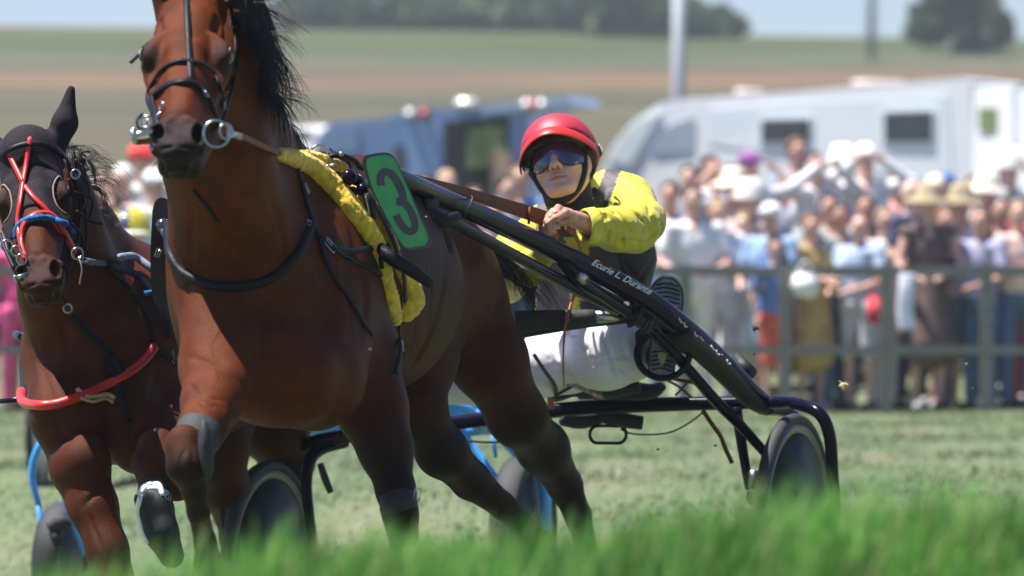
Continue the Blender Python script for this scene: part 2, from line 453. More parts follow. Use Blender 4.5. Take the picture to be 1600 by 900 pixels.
# ---- grass
M_blade = mat("grass_blade", (.12, .27, .05), .6, var=.35, vs=4, trans=.4, attr="col", spec=.25)
def grass(name, label, n, xr, yr, h, w, cols, mask=None, seed=1, lean=.5):
    rg = np.random.default_rng(seed)
    x = rg.uniform(*xr, n); y = rg.uniform(*yr, n)
    if mask is not None:
        keep = rg.uniform(0, 1, n) < mask(x, y); x = x[keep]; y = y[keep]; n = len(x)
    cl = .5+.5*np.sin(x*9+np.sin(y*7)*2)*np.cos(y*8+x*3)
    H = rg.uniform(*h, n)*(.7+.6*cl); Wd = rg.uniform(*w, n); az = rg.uniform(0, 2*np.pi, n)
    ln = rg.uniform(.05, lean, n)*H; la = rg.normal(.5, 1.2, n)
    base = np.stack([x, y, tz(x, y)-.01], 1); side = np.stack([np.cos(az), np.sin(az), 0*az], 1)*Wd[:, None]/2
    ld = np.stack([np.cos(la), np.sin(la), 0*la], 1)
    up = np.array([0, 0, 1.])
    p0, p1 = base-side, base+side
    m = base+up*H[:, None]*.55+ld*(ln*.3)[:, None]; p2, p3 = m+side*.75, m-side*.75
    t = base+up*H[:, None]+ld*ln[:, None]
    V = np.stack([p0, p1, p2, p3, t], 1).reshape(-1, 3)
    k = np.arange(n)*5
    Q = np.concatenate([np.stack([k, k+1, k+2, k+3], 1)]); T = np.stack([k+3, k+2, k+4], 1)
    me = bpy.data.meshes.new(name); me.vertices.add(len(V)); me.vertices.foreach_set("co", V.astype(np.float32).ravel())
    li = np.concatenate([Q.ravel(), T.ravel()]).astype(np.int32); me.loops.add(len(li)); me.loops.foreach_set("vertex_index", li)
    me.polygons.add(2*n); me.polygons.foreach_set("loop_start", np.concatenate([np.arange(n)*4, 4*n+np.arange(n)*3]).astype(np.int32))
    me.update(calc_edges=True); me.materials.append(M_blade)
    c0 = np.array(cols[0]); c1 = np.array(cols[1]); f = np.clip(rg.uniform(0, 1, n)*.6+.4*(.5+.5*np.sin(x*2.7+1)*np.cos(y*3.1+x)), 0, 1)
    cc = c0+(c1-c0)*f[:, None]; dry = rg.uniform(0, 1, n) < cols[3]; cc[dry] = cols[2]
    arr = np.ones((n, 5, 4), np.float32); arr[:, :, :3] = cc[:, None, :]
    a = me.color_attributes.new("col", 'FLOAT_COLOR', 'POINT'); a.data.foreach_set("color", arr.ravel())
    o = link(name, me); return tag(o, label, "grass", kind="stuff")
def bank_mask(x, y):
    return np.clip(.35+.65*np.exp(-((y-7.1)/.8)**2), 0, 1)
grass("verge_grass", "tall bright green grass along the near verge, out of focus", 70000, (-1.3, 1.3), (5.9, 9.2), (.09, .17), (.005, .011),
      ((.08, .27, .045), (.25, .46, .11), (.42, .44, .2), .12), bank_mask, 3)
grass("track_grass", "short worn green and straw grass of the race track", 60000, (-5, 5), (18.5, 37.5), (.015, .04), (.006, .016),
      ((.115, .165, .075), (.15, .195, .095), (.23, .22, .15), .12), None, 4, .9)
grass("trodden_grass", "short trodden grass of the track between the verge and the horses", 60000, (-3.2, 3.2), (9.6, 18.6), (.015, .05), (.005, .012),
      ((.12, .17, .08), (.16, .20, .10), (.26, .25, .17), .14), None, 9, .9)
# ================================================================ HORSES
class Head:
    """head frame: a = across (towards picture right), u = out of the face, n = down the nose"""
    def __init__(s, O, n, roll, sc):
        s.O = Vector(O); s.n = Vector(n).normalized(); a = Vector((1, 0, 0)); a = (a-s.n*a.dot(s.n)).normalized()
        if roll: a = Quaternion(s.n, math.radians(roll)) @ a
        s.a = a; s.u = a.cross(s.n).normalized()
        if s.u.y > 0: s.u = -s.u
        s.sc = sc; s.R = np.array([list(s.a), list(s.u), list(s.n)]).T
    def __call__(s, a, u, n): return s.O+(s.a*a+s.u*u+s.n*n)*s.sc
    def rot(s, ax, deg):
        q = Quaternion({'a': s.a, 'u': s.u, 'n': s.n}[ax], math.radians(deg)).to_matrix()
        return np.array(q) @ s.R
    def local(s, co):
        d = (co-np.array(s.O))/s.sc; return d @ s.R
def add_head(f, h, inflate=0.0, ears=True, holes=True):
    k = h.sc; g = inflate
    E = lambda c, r, kk=.03, R=None, op='u': f.ell(h(*c), [x*k+g for x in r], h.R if R is None else R, kk*k, op)
    C = lambda a, b, ra, rb, kk=.03, op='u': f.cap(h(*a), h(*b), ra*k+g, rb*k+g, kk*k, op)
    E((0, -.085, -.085), (.078, .085, .13))
    C((0, -.066, -.12), (0, -.066, .10), .066, .055, .04)
    C((0, -.066, .10), (0, -.058, .30), .054, .046, .03)
    C((.016, -.022, .02), (.008, -.022, .27), .020, .014, .02); C((-.016, -.022, .02), (-.008, -.022, .27), .020, .014, .02)
    for s in (-1, 1):
        E((s*.082, -.062, .0), (.027, .038, .042), .022)                  # orbit
        C((s*.060, -.028, -.035), (s*.093, -.045, .012), .014, .015, .014)  # brow
        E((s*.050, -.165, .03), (.036, .095, .115), .04)                   # jaw
        C((s*.076, -.088, .045), (s*.048, -.078, .20), .018, .012, .02)    # facial crest
        C((s*.042, -.20, .09), (s*.024, -.125, .33), .034, .026, .03)
        E((s*.038, -.040, .335), (.024, .030, .046), .016)                 # nostril wing
        C((s*.020, -.018, .30), (s*.056, -.030, .318), .011, .010, .010)   # upper rim
        C((s*.056, -.030, .318), (s*.050, -.052, .368), .010, .010, .010)  # outer rim
        if not g: C((s*.072, -.03, -.11), (s*.060, -.03, -.05), .012, .010, .015, 'd')  # temple hollow
    C((0, -.115, .06), (0, -.078, .32), .062, .044, .03)
    E((0, -.052, .362), (.046, .034, .040), .02)                            # upper lip
    E((0, -.040, .385), (.034, .026, .026), .02)
    E((0, -.092, .375), (.027, .028, .026), .018)                           # chin
    C((-.018, -.072, .402), (.018, -.072, .402), .010, .010, .012)
    if holes:
        for s in (-1, 1):
            E((s*.047, -.020, .343), (.0145, .026, .030), .008, h.rot('n', s*-22), 'd')   # nostril
            E((s*.105, -.052, .004), (.016, .021, .023), .010, None, 'd')             # eye socket
            C((s*.012, -.02, .395), (s*.034, -.03, .39), .003, .003, .006, 'd')
        C((-.040, -.072, .395), (0, -.066, .415), .003, .003, .006, 'd'); C((.040, -.072, .395), (0, -.066, .415), .003, .003, .006, 'd')
    if ears:
        for s in ears:
            tip = ears[s] if isinstance(ears, dict) else (s*.09, -.09, -.34)
            b = (s*.056, -.075, -.19); mid = tuple((p+q)/2+(s*.012 if i == 0 else 0) for i, (p, q) in enumerate(zip(b, tip)))
            C(b, mid, .027, .027, .02); C(mid, tip, .027, .005, .02)
            fr = tuple((p*.45+q*.55)+(0, .03, 0)[i] for i, (p, q) in enumerate(zip(b, tip)))
            pass
def wfield(pts, fine, df, dc, pad=.35):
    lo = np.min([np.array(p)-pad for p in pts], 0); hi = np.max([np.array(p)+pad for p in pts], 0)
    ax = [graded(lo[i], hi[i], fine[0][i], fine[1][i], df, dc) for i in range(3)]
    return Field(*ax)
def pc(f, pts, k, op='u'):
    """chain through photograph positions (px, py, D, radius px)"""
    q = [(*P(a, b, d), PX(r, d)) for a, b, d, r in pts]; f.chain(q, k, op)
def axes_of(h):
    """frame of a body that points along h: left, forward, up as columns"""
    h = Vector(h).normalized(); l = Vector((-h.y, h.x, 0)).normalized(); return np.array([list(l), list(h), [0, 0, 1]]).T
def hoof(f, p, r, d=(0, -.25, -1), k=.01):
    p = Vector(p); d = Vector(d).normalized(); f.cap(p, p+d*.075, r, r*1.3, k)
def smooth01(a, b, t): return sstep(a, b, t)
def mixv(c, t, d): return c*(1-t)[:, None]+np.array(d)*t[:, None]
def noise3(co, s, seed=0.):
    x, y, z = (co*s).T; v = 0
    for o in range(3):
        m = 2.**o; v = v+np.sin(x*m*1.7+seed+2*np.sin(y*m+o))*np.cos(z*m*1.3-seed+1.5*np.sin(x*m*.8))/m
    return v*.4
def eyeball(parent, h, s, white=False):
    mb = MB(); c = h(s*.087, -.052, .004); mb.ball(c, .0215*h.sc, 0, 20)
    e = mb.build("eye", [M_eye], parent)
    if white:
        m2 = MB(); m2.ball(h(s*.0925, -.047, -.003), (.0165*h.sc), 0, 16); m2.build("eye_white", [M_white_eye], e)
    # lids
    lid = MB(); q = []
    for i in range(15):
        t = i/14*2*math.pi; q.append(h(s*(.0965+.004*math.cos(t)), -.049+.020*math.cos(t)*1.0, .004+.0185*math.sin(t)))
    lid.tube(q, .0036*h.sc, 6, 0, 2, False); lid.build("eyelid", [M_hair], e)
def hairs(name, parent, roots, n, L, drop, blow, r=.0011, seed=1, wave=.02, spread=.03, seg=8, m=None, clump=26, fray=.012):
    """locks of hair: each lock follows a waving guide, its hairs fan out towards the tip"""
    rg = np.random.default_rng(seed); R_ = spline(roots, 10); v = []; fcs = []
    nc = max(1, n//clump)
    for ci in range(nc):
        t = (ci+rg.uniform(0, 1))/nc; p = R_[int(t*(len(R_)-1))]+rg.normal(0, .007, 3)
        b = np.array(blow(t), float)+rg.normal(0, spread, 3); ln = L(t)*rg.uniform(.7, 1.2); ph = rg.uniform(0, 6.28, 3)
        d = b/np.linalg.norm(b); G = [p]; wv = wave*rg.uniform(.4, 1.5)
        for i in range(seg):
            u = (i+1)/seg; dd = d*max(.1, 1-u*.9)+np.array([0, 0, -drop*min(1, u*1.3)])+wv*9*np.array([math.sin(u*8+ph[0]), .6*math.cos(u*6+ph[1]), .6*math.sin(u*7+ph[2])])*.14
            G.append(G[-1]+dd/np.linalg.norm(dd)*ln/seg)
        G = np.array(G)
        for k in range(clump):
            o0 = rg.normal(0, .004, 3); o1 = rg.normal(0, fray, 3); ss = rg.uniform(.6, 1.08); q = []
            for i in range(seg+1):
                u = i/seg; x = min(seg-1e-6, i*ss); j = int(x); g = G[j]+(G[min(j+1, seg)]-G[j])*(x-j)
                q.append(g+o0*(1-u)+o1*u*u)
            q = np.array(q); base = len(v)
            for i in range(seg+1):
                w = r*(1-.85*i/seg)
                tg = q[min(i+1, seg)]-q[max(i-1, 0)]; sx = np.cross(tg, [0.2, 1, .1]); sx /= np.linalg.norm(sx)+1e-9; sy = np.cross(tg, sx); sy /= np.linalg.norm(sy)+1e-9
                v += [q[i]+sx*w, q[i]-sx*w*.6+sy*w*.9, q[i]-sx*w*.6-sy*w*.9]
            for i in range(seg):
                for z in range(3):
                    a = base+i*3+z; c = base+i*3+(z+1) % 3; fcs.append((a, c, c+3, a+3))
    me = mesh(np.array(v, np.float32), np.array(fcs, np.int32), [m or M_hair], True, name=name)
    return tag(link(name, me, parent), kind="stuff")

# ---------------------------------------------------------------- bay horse in front
HB = thing("bay_horse", "bay trotter in front with the green number three plate, one foreleg lifted", "horse", P(500, 1110, 12.8))
h1 = Head(P(290, 58, 11.8), (.0, -.79, -.61), 0, 1.04)
EAR1 = {1: tuple(h1.local(np.array(P(352, -170, 12.0)))), -1: tuple(h1.local(np.array(P(236, -170, 12.0))))}
f1 = wfield([P(250, 60, 11.4), P(940, 990, 15.0), P(440, -20, 12.2), P(300, 1030, 11.8)],
            (np.array([-.90, 11.30, 1.18]), np.array([-.56, 11.95, 1.66])), .0038, .0082, .30)
fw1 = Vector((-.29, -.957, 0)); R1 = axes_of(fw1)
# trunk
f1.ell(P(440, 470, 12.72), (.255, .42, .325), R1, .06)
f1.ell(P(545, 452, 13.25), (.262, .60, .300), R1, .08)
f1.ell(P(660, 440, 13.95), (.185, .42, .225), R1, .10)
f1.cap(P(455, 300, 12.85), P(560, 315, 13.3), .10, .10, .10)                   # withers
f1.cap(P(560, 322, 13.3), P(665, 372, 13.9), .10, .11, .10)                   # loins and croup
pc(f1, [(694, 408, 14.1, 50), (714, 470, 14.2, 72), (762, 560, 14.2, 58), (808, 650, 14.35, 43), (848, 700, 14.55, 37), (882, 757, 14.7, 27)], .05)
pc(f1, [(882, 757, 14.7, 27), (903, 805, 14.75, 20), (925, 900, 14.7, 16), (936, 950, 14.6, 19), (945, 985, 14.5, 16)], .02)
pc(f1, [(650, 470, 13.95, 80), (648, 560, 13.75, 64), (655, 640, 13.65, 37), (690, 705, 13.75, 36), (735, 750, 13.9, 30)], .05)
pc(f1, [(735, 750, 13.9, 30), (785, 790, 14.0, 20), (850, 850, 14.1, 17), (868, 900, 14.0, 19), (870, 935, 13.9, 16)], .02)
# neck and shoulders
f1.cap(P(312, 120, 12.12), P(340, 250, 12.25), PX(62, 12.1), PX(78, 12.2), .05)
f1.cap(P(340, 250, 12.25), P(382, 430, 12.52), PX(82, 12.25), PX(116, 12.5), .06)
f1.cap(P(345, 40, 12.2), P(385, 200, 12.5), PX(44, 12.2), PX(52, 12.5), .05)    # crest
f1.cap(P(385, 200, 12.5), P(460, 330, 12.85), PX(52, 12.5), PX(80, 12.85), .07)
f1.cap(P(340, 400, 12.48), P(345, 575, 12.26), PX(70, 12.4), PX(60, 12.26), .05)  # shoulder, picture left
f1.cap(P(520, 370, 12.9), P(490, 590, 12.45), PX(80, 12.9), PX(84, 12.45), .07)   # shoulder, picture right
f1.ell(P(415, 580, 12.35), (.155, .13, .13), R1, .08)                            # breast
f1.ell(P(350, 602, 12.17), (.062, .055, .062), R1, .03)                          # breast muscles
f1.ell(P(462, 600, 12.30), (.085, .06, .08), R1, .08)
f1.cap(P(415, 500, 12.17), P(408, 640, 12.12), .010, .012, .035, 'd')            # breast furrow
f1.ell(P(385, 150, 12.42), (.05, .1, .2), None, .06); f1.cap(P(350, 90, 12.2), P(400, 300, 12.55), PX(55, 12.2), PX(70, 12.5), .07)
f1.cap(P(345, 560, 12.12), P(300, 300, 12.1), .004, .006, .04, 'd')
# forelegs
pc(f1, [(552, 560, 12.7, 78), (582, 640, 12.62, 51), (602, 700, 12.55, 38), (618, 765, 12.5, 29)], .05)
pc(f1, [(618, 765, 12.5, 31), (626, 805, 12.48, 27), (634, 860, 12.5, 18), (644, 950, 12.6, 16), (650, 985, 12.6, 21), (645, 1020, 12.5, 18)], .02)
pc(f1, [(345, 575, 12.26, 64), (330, 630, 12.12, 44), (318, 665, 12.02, 35), (300, 700, 11.93, 31)], .035)
pc(f1, [(288, 690, 11.9, 27), (292, 728, 11.88, 31), (303, 762, 11.92, 20), (310, 800, 11.97, 17), (320, 845, 12.05, 17), (326, 880, 12.1, 22), (330, 920, 12.12, 18)], .015)
f1.ell(P(272, 700, 11.90), (.022, .03, .026), None, .015)
f1.cap(P(300, 640, 12.0), P(345, 650, 12.06), .003, .003, .012, 'd')             # skin fold above the forearm
f1.cap(P(300, 628, 12.02), P(345, 636, 12.06), .003, .003, .012, 'd')
for p, r in ((P(645, 1035, 12.48), .05), (P(330, 940, 12.12), .048), (P(952, 1005, 14.45), .048), (P(876, 955, 13.85), .046)): hoof(f1, p, r)
# creases on barrel and quarters
f1.cap(P(600, 560, 13.0), P(700, 360, 13.4), .012, .012, .05, 'd')
f1.cap(P(712, 420, 13.62), P(690, 560, 13.5), .014, .014, .06, 'd')
f1.cap(P(800, 420, 14.05), P(835, 560, 14.05), .006, .006, .03, 'd')
f1.ell(h1(0, -.075, -.20), (.066, .07, .08), None, .04); add_head(f1, h1, ears=EAR1)
def coat(h, legs_z, base, dark, muzzle=.93, trunk_shade=None):
    def fn(co):
        n = noise3(co, 6., 1.); c = np.tile(np.array(base), (len(co), 1))*(1+.22*n)[:, None]
        fine = noise3(co, 30., 4.); c = c*(1+.10*fine)[:, None]
        if trunk_shade: c = mixv(c, sstep(trunk_shade[0], trunk_shade[1], co[:, 1]+.06*n)*.68, (.026, .009, .0035))  # trunk shade put into the dark bay coat colour, deepening towards the rear
        l = h.local(co)
        near = (np.abs(l[:, 0]) < .2) & (l[:, 1] > -.32) & (l[:, 2] < .46) & (l[:, 2] > -.3)
        mz = sstep(.24, .33, l[:, 2]+.015*fine)*near*(l[:, 1] > -.22)
        c = mixv(c, mz*muzzle, (.016, .013, .015))
        for s in (-1, 1):
            e = np.sqrt(((l[:, 0]-s*.088)/.9)**2+(l[:, 1]+.05)**2+((l[:, 2]-.008)/1.25)**2); c = mixv(c, (1-sstep(.022, .048, e))*.8*near, (.022, .017, .018))
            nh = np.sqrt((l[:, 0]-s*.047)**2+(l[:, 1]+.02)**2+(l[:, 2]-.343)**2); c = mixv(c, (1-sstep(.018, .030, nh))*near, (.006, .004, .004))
        c = mixv(c, sstep(-.02, -.16, l[:, 2])*near*.0, (.02, .02, .02))
        z = co[:, 2]+.05*n
        c = mixv(c, (1-sstep(legs_z-.09, legs_z+.09, z))*.9, dark)
        return c
    return fn
t0 = time.time()
body1 = sdf_obj(f1, "body", M_coat, HB, coat(h1, .62, (.110, .0265, .0075), (.010, .007, .006), trunk_shade=(12.1, 12.9)), 2)
print("horse1", time.time()-t0, len(body1.data.vertices))
del f1
BV1 = bvh_of(body1)
carve(body1, BV1, [([(414, 458), (410, 520), (400, 600), (396, 648)], .011, .016), ([(296, 556), (325, 568), (362, 585), (384, 625)], .006, .010), ([(488, 352), (502, 420), (506, 500), (492, 575), (468, 640)], .006, .022),
  ([(462, 645), (520, 612), (575, 572)], .004, .02), ([(540, 335), (558, 400), (572, 470), (562, 540)], .006, .016), ([(520, 350), (528, 420), (535, 500), (528, 560)], -.005, .016),
  ([(622, 430), (626, 490), (612, 555)], .003, .008), ([(648, 420), (650, 490), (636, 560)], .003, .008), ([(672, 412), (672, 480), (660, 545)], .003, .008),
  ([(694, 390), (690, 470), (662, 545), (640, 580)], .008, .018), ([(742, 400), (768, 480), (800, 560)], .006, .014), ([(722, 560), (765, 605), (812, 660)], .005, .011), ([(700, 460), (730, 520), (742, 570)], .005, .014),
  ([(572, 605), (592, 680), (608, 745)], .005, .009), ([(604, 600), (620, 680), (628, 740)], .004, .008), ([(300, 292), (298, 400), (288, 478)], .006, .013), ([(362, 290), (366, 380), (384, 446)], .008, .018), ([(330, 300), (334, 380), (345, 450)], -.005, .014),
  ([(296, 600), (318, 622), (350, 626)], .006, .006), ([(298, 612), (320, 634), (352, 638)], .004, .005), ([(330, 640), (322, 662)], .004, .007), ([(420, 300), (440, 360), (452, 420)], .006, .016),
  ([(326, 470), (342, 510), (328, 545), (338, 590)], -.0028, .0045), ([(556, 480), (585, 530), (590, 580), (600, 640)], -.003, .0045), ([(585, 530), (612, 545), (640, 538)], -.0025, .004), ([(263, 110), (258, 150), (262, 190)], -.002, .004), ([(318, 80), (322, 120), (316, 160)], -.002, .004),
  ([(440, 480), (460, 530), (452, 570)], -.0025, .0045), ([(760, 590), (800, 630), (830, 680)], -.003, .005), ([(300, 698), (302, 740), (312, 790)], .003, .006), ([(292, 700), (282, 720), (290, 745)], .003, .006)])
BV1 = bvh_of(body1)
eyeball(HB, h1, -1, True); eyeball(HB, h1, 1)
# ---------------------------------------------------------------- mane, forelock and tail of the bay
mane_root = [P(330, -50, 12.0), P(352, -10, 12.1), P(368, 50, 12.18), P(378, 110, 12.3), P(392, 160, 12.5), P(420, 205, 12.75), P(440, 232, 12.88)]
hairs("mane", HB, mane_root, 1700, lambda t: .25-.09*t, 1.25, lambda t: (.60-.25*t, -.35, .05), .0017, 2, .05, .10, 10, fray=.014)
hairs("mane", HB, mane_root[2:6], 70, lambda t: .15, .0, lambda t: (.9, -.1, .3), .0008, 5, .05, .22, 10, clump=7, fray=.02)
hairs("mane", HB, mane_root[1:5], 260, lambda t: .17, .25, lambda t: (.95, -.25, .22), .0013, 25, .06, .14, 10, clump=20, fray=.018)
hairs("forelock", HB, [P(330, -30, 11.85), P(350, -12, 11.95), P(362, 4, 12.0)], 120, lambda t: .15, -.05, lambda t: (.95, .05, .12), .0011, 6, .07, .16, 10, clump=12, fray=.02)
tail_root = [P(742, 385, 14.35), P(760, 405, 14.4), P(778, 430, 14.45)]
hairs("tail", HB, tail_root, 380, lambda t: .26, .75, lambda t: (.85, .25, .0), .0012, 7, .06, .14, 10, clump=16, fray=.025)
hairs("tail", HB, tail_root, 110, lambda t: .24, .25, lambda t: (.9, .0, -.1), .0007, 8, .05, .16, 10, clump=8, fray=.03)

hairs("mane", HB, [P(424, 212, 12.8), P(446, 236, 12.88), P(474, 250, 12.9)], 150, lambda t: .13, .55, lambda t: (.75, -.45, -.15), .0010, 31, .03, .10, 8, clump=15, fray=.012)
hairs("mane", HB, [P(396, 170, 12.5), P(415, 205, 12.7), P(430, 228, 12.8)], 500, lambda t: .11, 1.1, lambda t: (.55, -.35, -.1), .0016, 32, .04, .10, 8, fray=.010)
# ---------------------------------------------------------------- bridle of the bay
def straplay(name, parent, bv, pts, wpx, m, off=.004, t=.0035, D=12., n=6):
    q, nn = lay(bv, pts, off, D); mb = MB(); mb.strap(q, nn, PX(wpx, D), t, 0, n); return mb.build(name, [m], parent)
def tubelay(name, parent, bv, pts, rpx, m, off=.004, D=12., n=6, sides=10):
    q, nn = lay(bv, pts, off, D); mb = MB(); mb.tube(q, PX(rpx, D), sides, 0, n); return mb.build(name, [m], parent)
def buckle(parent, bv, px, py, ang, w, h, m, D=12., name="buckle", off=.008, free=None):
    if free: q = P(px, py, free); u = Vector((0, -1, 0))
    else: (q,), (u,) = lay(bv, [(px, py)], off, D)
    a = Vector((math.cos(math.radians(ang)), 0, math.sin(math.radians(ang)))); a = (a-u*a.dot(u)).normalized(); b = u.cross(a)
    w = PX(w, D)/2; h = PX(h, D)/2; mb = MB()
    c = [q+a*w+b*h, q-a*w+b*h, q-a*w-b*h, q+a*w-b*h]
    mb.tube(c+[c[0]], .0016, 6, 0, 1, False, True); mb.tube([q+a*w, q-a*w*1.1+u*.003], .0012, 6, 0, 1)
    return mb.build(name, [m], parent)
br = thing("bridle", "black leather bridle with silver buckles and bit on the bay horse in front", "bridle", P(290, 130, 11.5))
straplay("face_strap", br, BV1, [(291, -25), (292, 20), (294, 60), (296, 95), (298, 127)], 10, M_leather, D=11.7)
straplay("noseband", br, BV1, [(229, 205), (231, 185), (240, 155), (258, 137), (280, 130), (300, 131), (318, 146), (332, 172), (340, 200)], 11, M_leather, D=11.6, t=.0045)
straplay("cheek_strap", br, BV1, [(297, 98), (278, 98), (258, 108), (243, 128), (233, 152), (226, 182)], 8, M_leather, D=11.6, off=.005)
straplay("cheek_strap", br, BV1, [(297, 98), (315, 102), (332, 116), (342, 138), (350, 165)], 8, M_leather, D=11.6, off=.005)
straplay("cheekpiece", br, BV1, [(352, -10), (364, 40), (366, 85), (360, 130), (350, 165), (343, 190)], 9, M_leather, D=11.9, off=.008)
straplay("cheekpiece", br, BV1, [(219, 82, 11.85), (213, 89, 11.84), (204, 98, 11.82)], 6, M_leather, D=11.7)
straplay("throat_strap_shadow", br, BV1, [(302, 296), (316, 312), (330, 330), (342, 348)], 6, M_leather, D=12., off=.003)  # thin dark strap that also stands in for a shadow on the neck
for q in ((225, 156, 70, 13, 11), (229, 172, 60, 13, 11), (235, 192, 80, 12, 10), (317, 148, 70, 13, 11), (353, 150, 60, 14, 11), (346, 167, 60, 14, 11), (362, 40, 80, 12, 10)):
    buckle(br, BV1, *q, M_steel, 11.6)
mb = MB(); mb.tube([P(222, 178, 11.5), P(214, 188, 11.48), P(217, 200, 11.47), P(228, 203, 11.47)], .0035, 8, 0, 6); mb.build("strap_loop", [M_leather], br)
mb = MB(); mb.tube([(*P(208, 212, 11.4), .0055), (*P(222, 208, 11.4), .0065), (*P(236, 205, 11.42), .006)], .006, 10, 0, 4)
mb.tube([(*P(206, 203, 11.4), .005), (*P(212, 224, 11.4), .008)], .006, 10, 0, 1); mb.tube([P(213, 222, 11.4), P(236, 220, 11.42)], .0075, 10, 1, 1)
mb.ball(P(209, 203, 11.4), .0065); mb.ball(P(236, 232, 11.42), .005)
bit = mb.build("bit", [M_steel, M_brown], br)
mb = MB(); mb.ring(P(338, 209, 11.46), (.35, -1, .1), PX(21, 11.46), .0032); mb.build("bit_ring", [M_steel], bit)
mb = MB(); mb.ring(P(353, 205, 11.48), (.8, -1, .1), PX(12, 11.46), .003); mb.build("bit_ring", [M_steel], bit)
mb = MB(); mb.ring(P(228, 190, 11.46), (-.3, -1, .1), PX(9, 11.46), .0028); mb.build("bit_ring", [M_steel], bit)
# ---------------------------------------------------------------- breast collar
bc = thing("breast_collar", "black leather breast collar around the chest of the bay horse in front", "collar", P(400, 445, 12.1))
tubelay("collar_strap", bc, BV1, [(262, 352, 12.62), (263, 372, 12.5), (268, 398), (284, 424), (312, 440), (345, 448), (385, 447), (420, 436), (448, 415), (470, 385), (487, 350)], 8, M_leather, .003, 12.3, 8)
straplay("neck_strap", bc, BV1, [(452, 240), (462, 262), (470, 290), (478, 320), (488, 350)], 10, M_leather, D=12.6, off=.005)
straplay("side_strap", bc, BV1, [(485, 350), (500, 372), (514, 386), (545, 393), (585, 388), (605, 386)], 10, M_leather, D=12.6, off=.006)
straplay("side_strap", bc, BV1, [(500, 374), (530, 396), (560, 412), (585, 425), (605, 436)], 7, M_leather, D=12.6, off=.004)
straplay("hanging_strap", bc, BV1, [(492, 356), (503, 395), (520, 432), (545, 470), (562, 500), (579, 523)], 9, M_leather, D=12.6, off=.006)
buckle(bc, BV1, 513, 385, -20, 22, 15, M_steel, 12.6); buckle(bc, BV1, 482, 352, 60, 9, 18, M_steel, 12.6, "keeper"); buckle(bc, BV1, 476, 296, -60, 16, 5, M_steel, 12.6, "keeper")
mb = MB(); mb.tube([P(255, 362, 12.64), P(263, 372, 12.5)], .009, 8, 0, 1); mb.build("trace_end", [M_steel], bc)
# ---------------------------------------------------------------- fleece, saddle, girth
pad = thing("saddle_pad", "thick yellow fleece saddle pad on the withers and side of the bay horse", "saddle pad", P(540, 300, 12.9))
def roll(pts, name, seed):
    q, nn = lay(BV1, [(a, b) for a, b, r in pts], .0, 12.8); rr = [PX(r, 12.8) for _, _, r in pts]
    q = [p+n_*r*.25 for p, n_, r in zip(q, nn, rr)]
    lo = np.min([list(p) for p in q], 0)-.06; hi = np.max([list(p) for p in q], 0)+.06; f = Field.box(lo, hi, .0042)
    S = spline([(*p, r) for p, r in zip(q, rr)], 4); f.chain([tuple(v) for v in S], .01)
    def post(V):
        c = np.array([list(p) for p in q]).mean(0); d = noise3(V, 95., seed)*.0045+noise3(V, 210., seed+2)*.0022
        # push along the direction away from the roll's centre line
        cen = S[:, :3]; i = np.argmin(((V[:, None, :]-cen[None])**2).sum(-1), 1); u = V-cen[i]; u /= np.linalg.norm(u, axis=1)[:, None]+1e-6
        return V+u*d[:, None]
    return sdf_obj(f, name, M_fleece, pad, None, 1, post)
roll([(432, 240, 9), (455, 247, 12), (480, 260, 15), (512, 292, 18), (545, 332, 18), (575, 372, 16), (592, 405, 12), (601, 440, 11), (608, 475, 13), (614, 500, 11)], "fleece_roll", 1.)
roll([(470, 242, 8), (500, 252, 10), (535, 268, 12), (566, 310, 14), (592, 350, 14), (605, 380, 12), (617, 412, 10), (632, 440, 14), (638, 468, 20), (630, 488, 15)], "fleece_roll", 3.)
sd = thing("harness_saddle", "black harness saddle with rein ring, knobs and girth over the yellow fleece", "saddle", P(560, 300, 12.9))
straplay("saddle_strap", sd, BV1, [(508, 248), (540, 272), (568, 315), (588, 352), (604, 392), (615, 430), (618, 470)], 20, M_leather, D=12.8, off=.026)
straplay("girth", sd, BV1, [(616, 480), (619, 510), (622, 535), (621, 560), (616, 585)], 9, M_leather, D=12.8, off=.006)
buckle(sd, BV1, 624, 541, 60, 16, 10, M_steel, 12.8)
mb = MB(); mb.ring(P(498, 240, 12.72), (.3, -1, 0), PX(13, 12.7), .0032); mb.tube([P(507, 248, 12.72), P(512, 262, 12.74)], .004, 8, 0, 1); mb.build("rein_ring", [M_steel], sd)
mb = MB(); mb.tube([(*P(500, 250, 12.75), .006), (*P(525, 243, 12.75), .012), (*P(550, 250, 12.8), .012), (*P(566, 265, 12.85), .006)], .01, 10, 0, 5, flat_=.6); mb.build("saddle_top", [M_leather], sd)
mb = MB(); mb.ball(P(545, 277, 12.66), PX(13, 12.66)); mb.tube([P(545, 277, 12.68), P(580, 290, 12.85)], PX(9, 12.7), 10, 0, 1); mb.ball(P(551, 300, 12.68), PX(9, 12.7)); mb.ball(P(566, 296, 12.7), PX(10, 12.7)); mb.build("knob", [M_gloss], sd)
mb = MB(); mb.tube([P(573, 303, 12.66), P(582, 342, 12.68)], PX(7, 12.7), 10, 0, 1); mb.tube([P(571, 306, 12.64), P(578, 338, 12.65)], .002, 6, 1, 1); mb.build("tug_buckle", [M_leather, M_steel], sd)
mb = MB(); mb.tube([(*P(585, 378, 12.68), PX(8, 12.7)), (*P(610, 402, 12.64), PX(11, 12.7)), (*P(640, 420, 12.66), PX(11, 12.7)), (*P(672, 442, 12.7), PX(9, 12.7))], .02, 12, 0, 5); mb.tube([P(590, 372, 12.66), P(597, 420, 12.66)], .006, 8, 0, 1); mb.build("shaft_holder", [M_leather], sd)
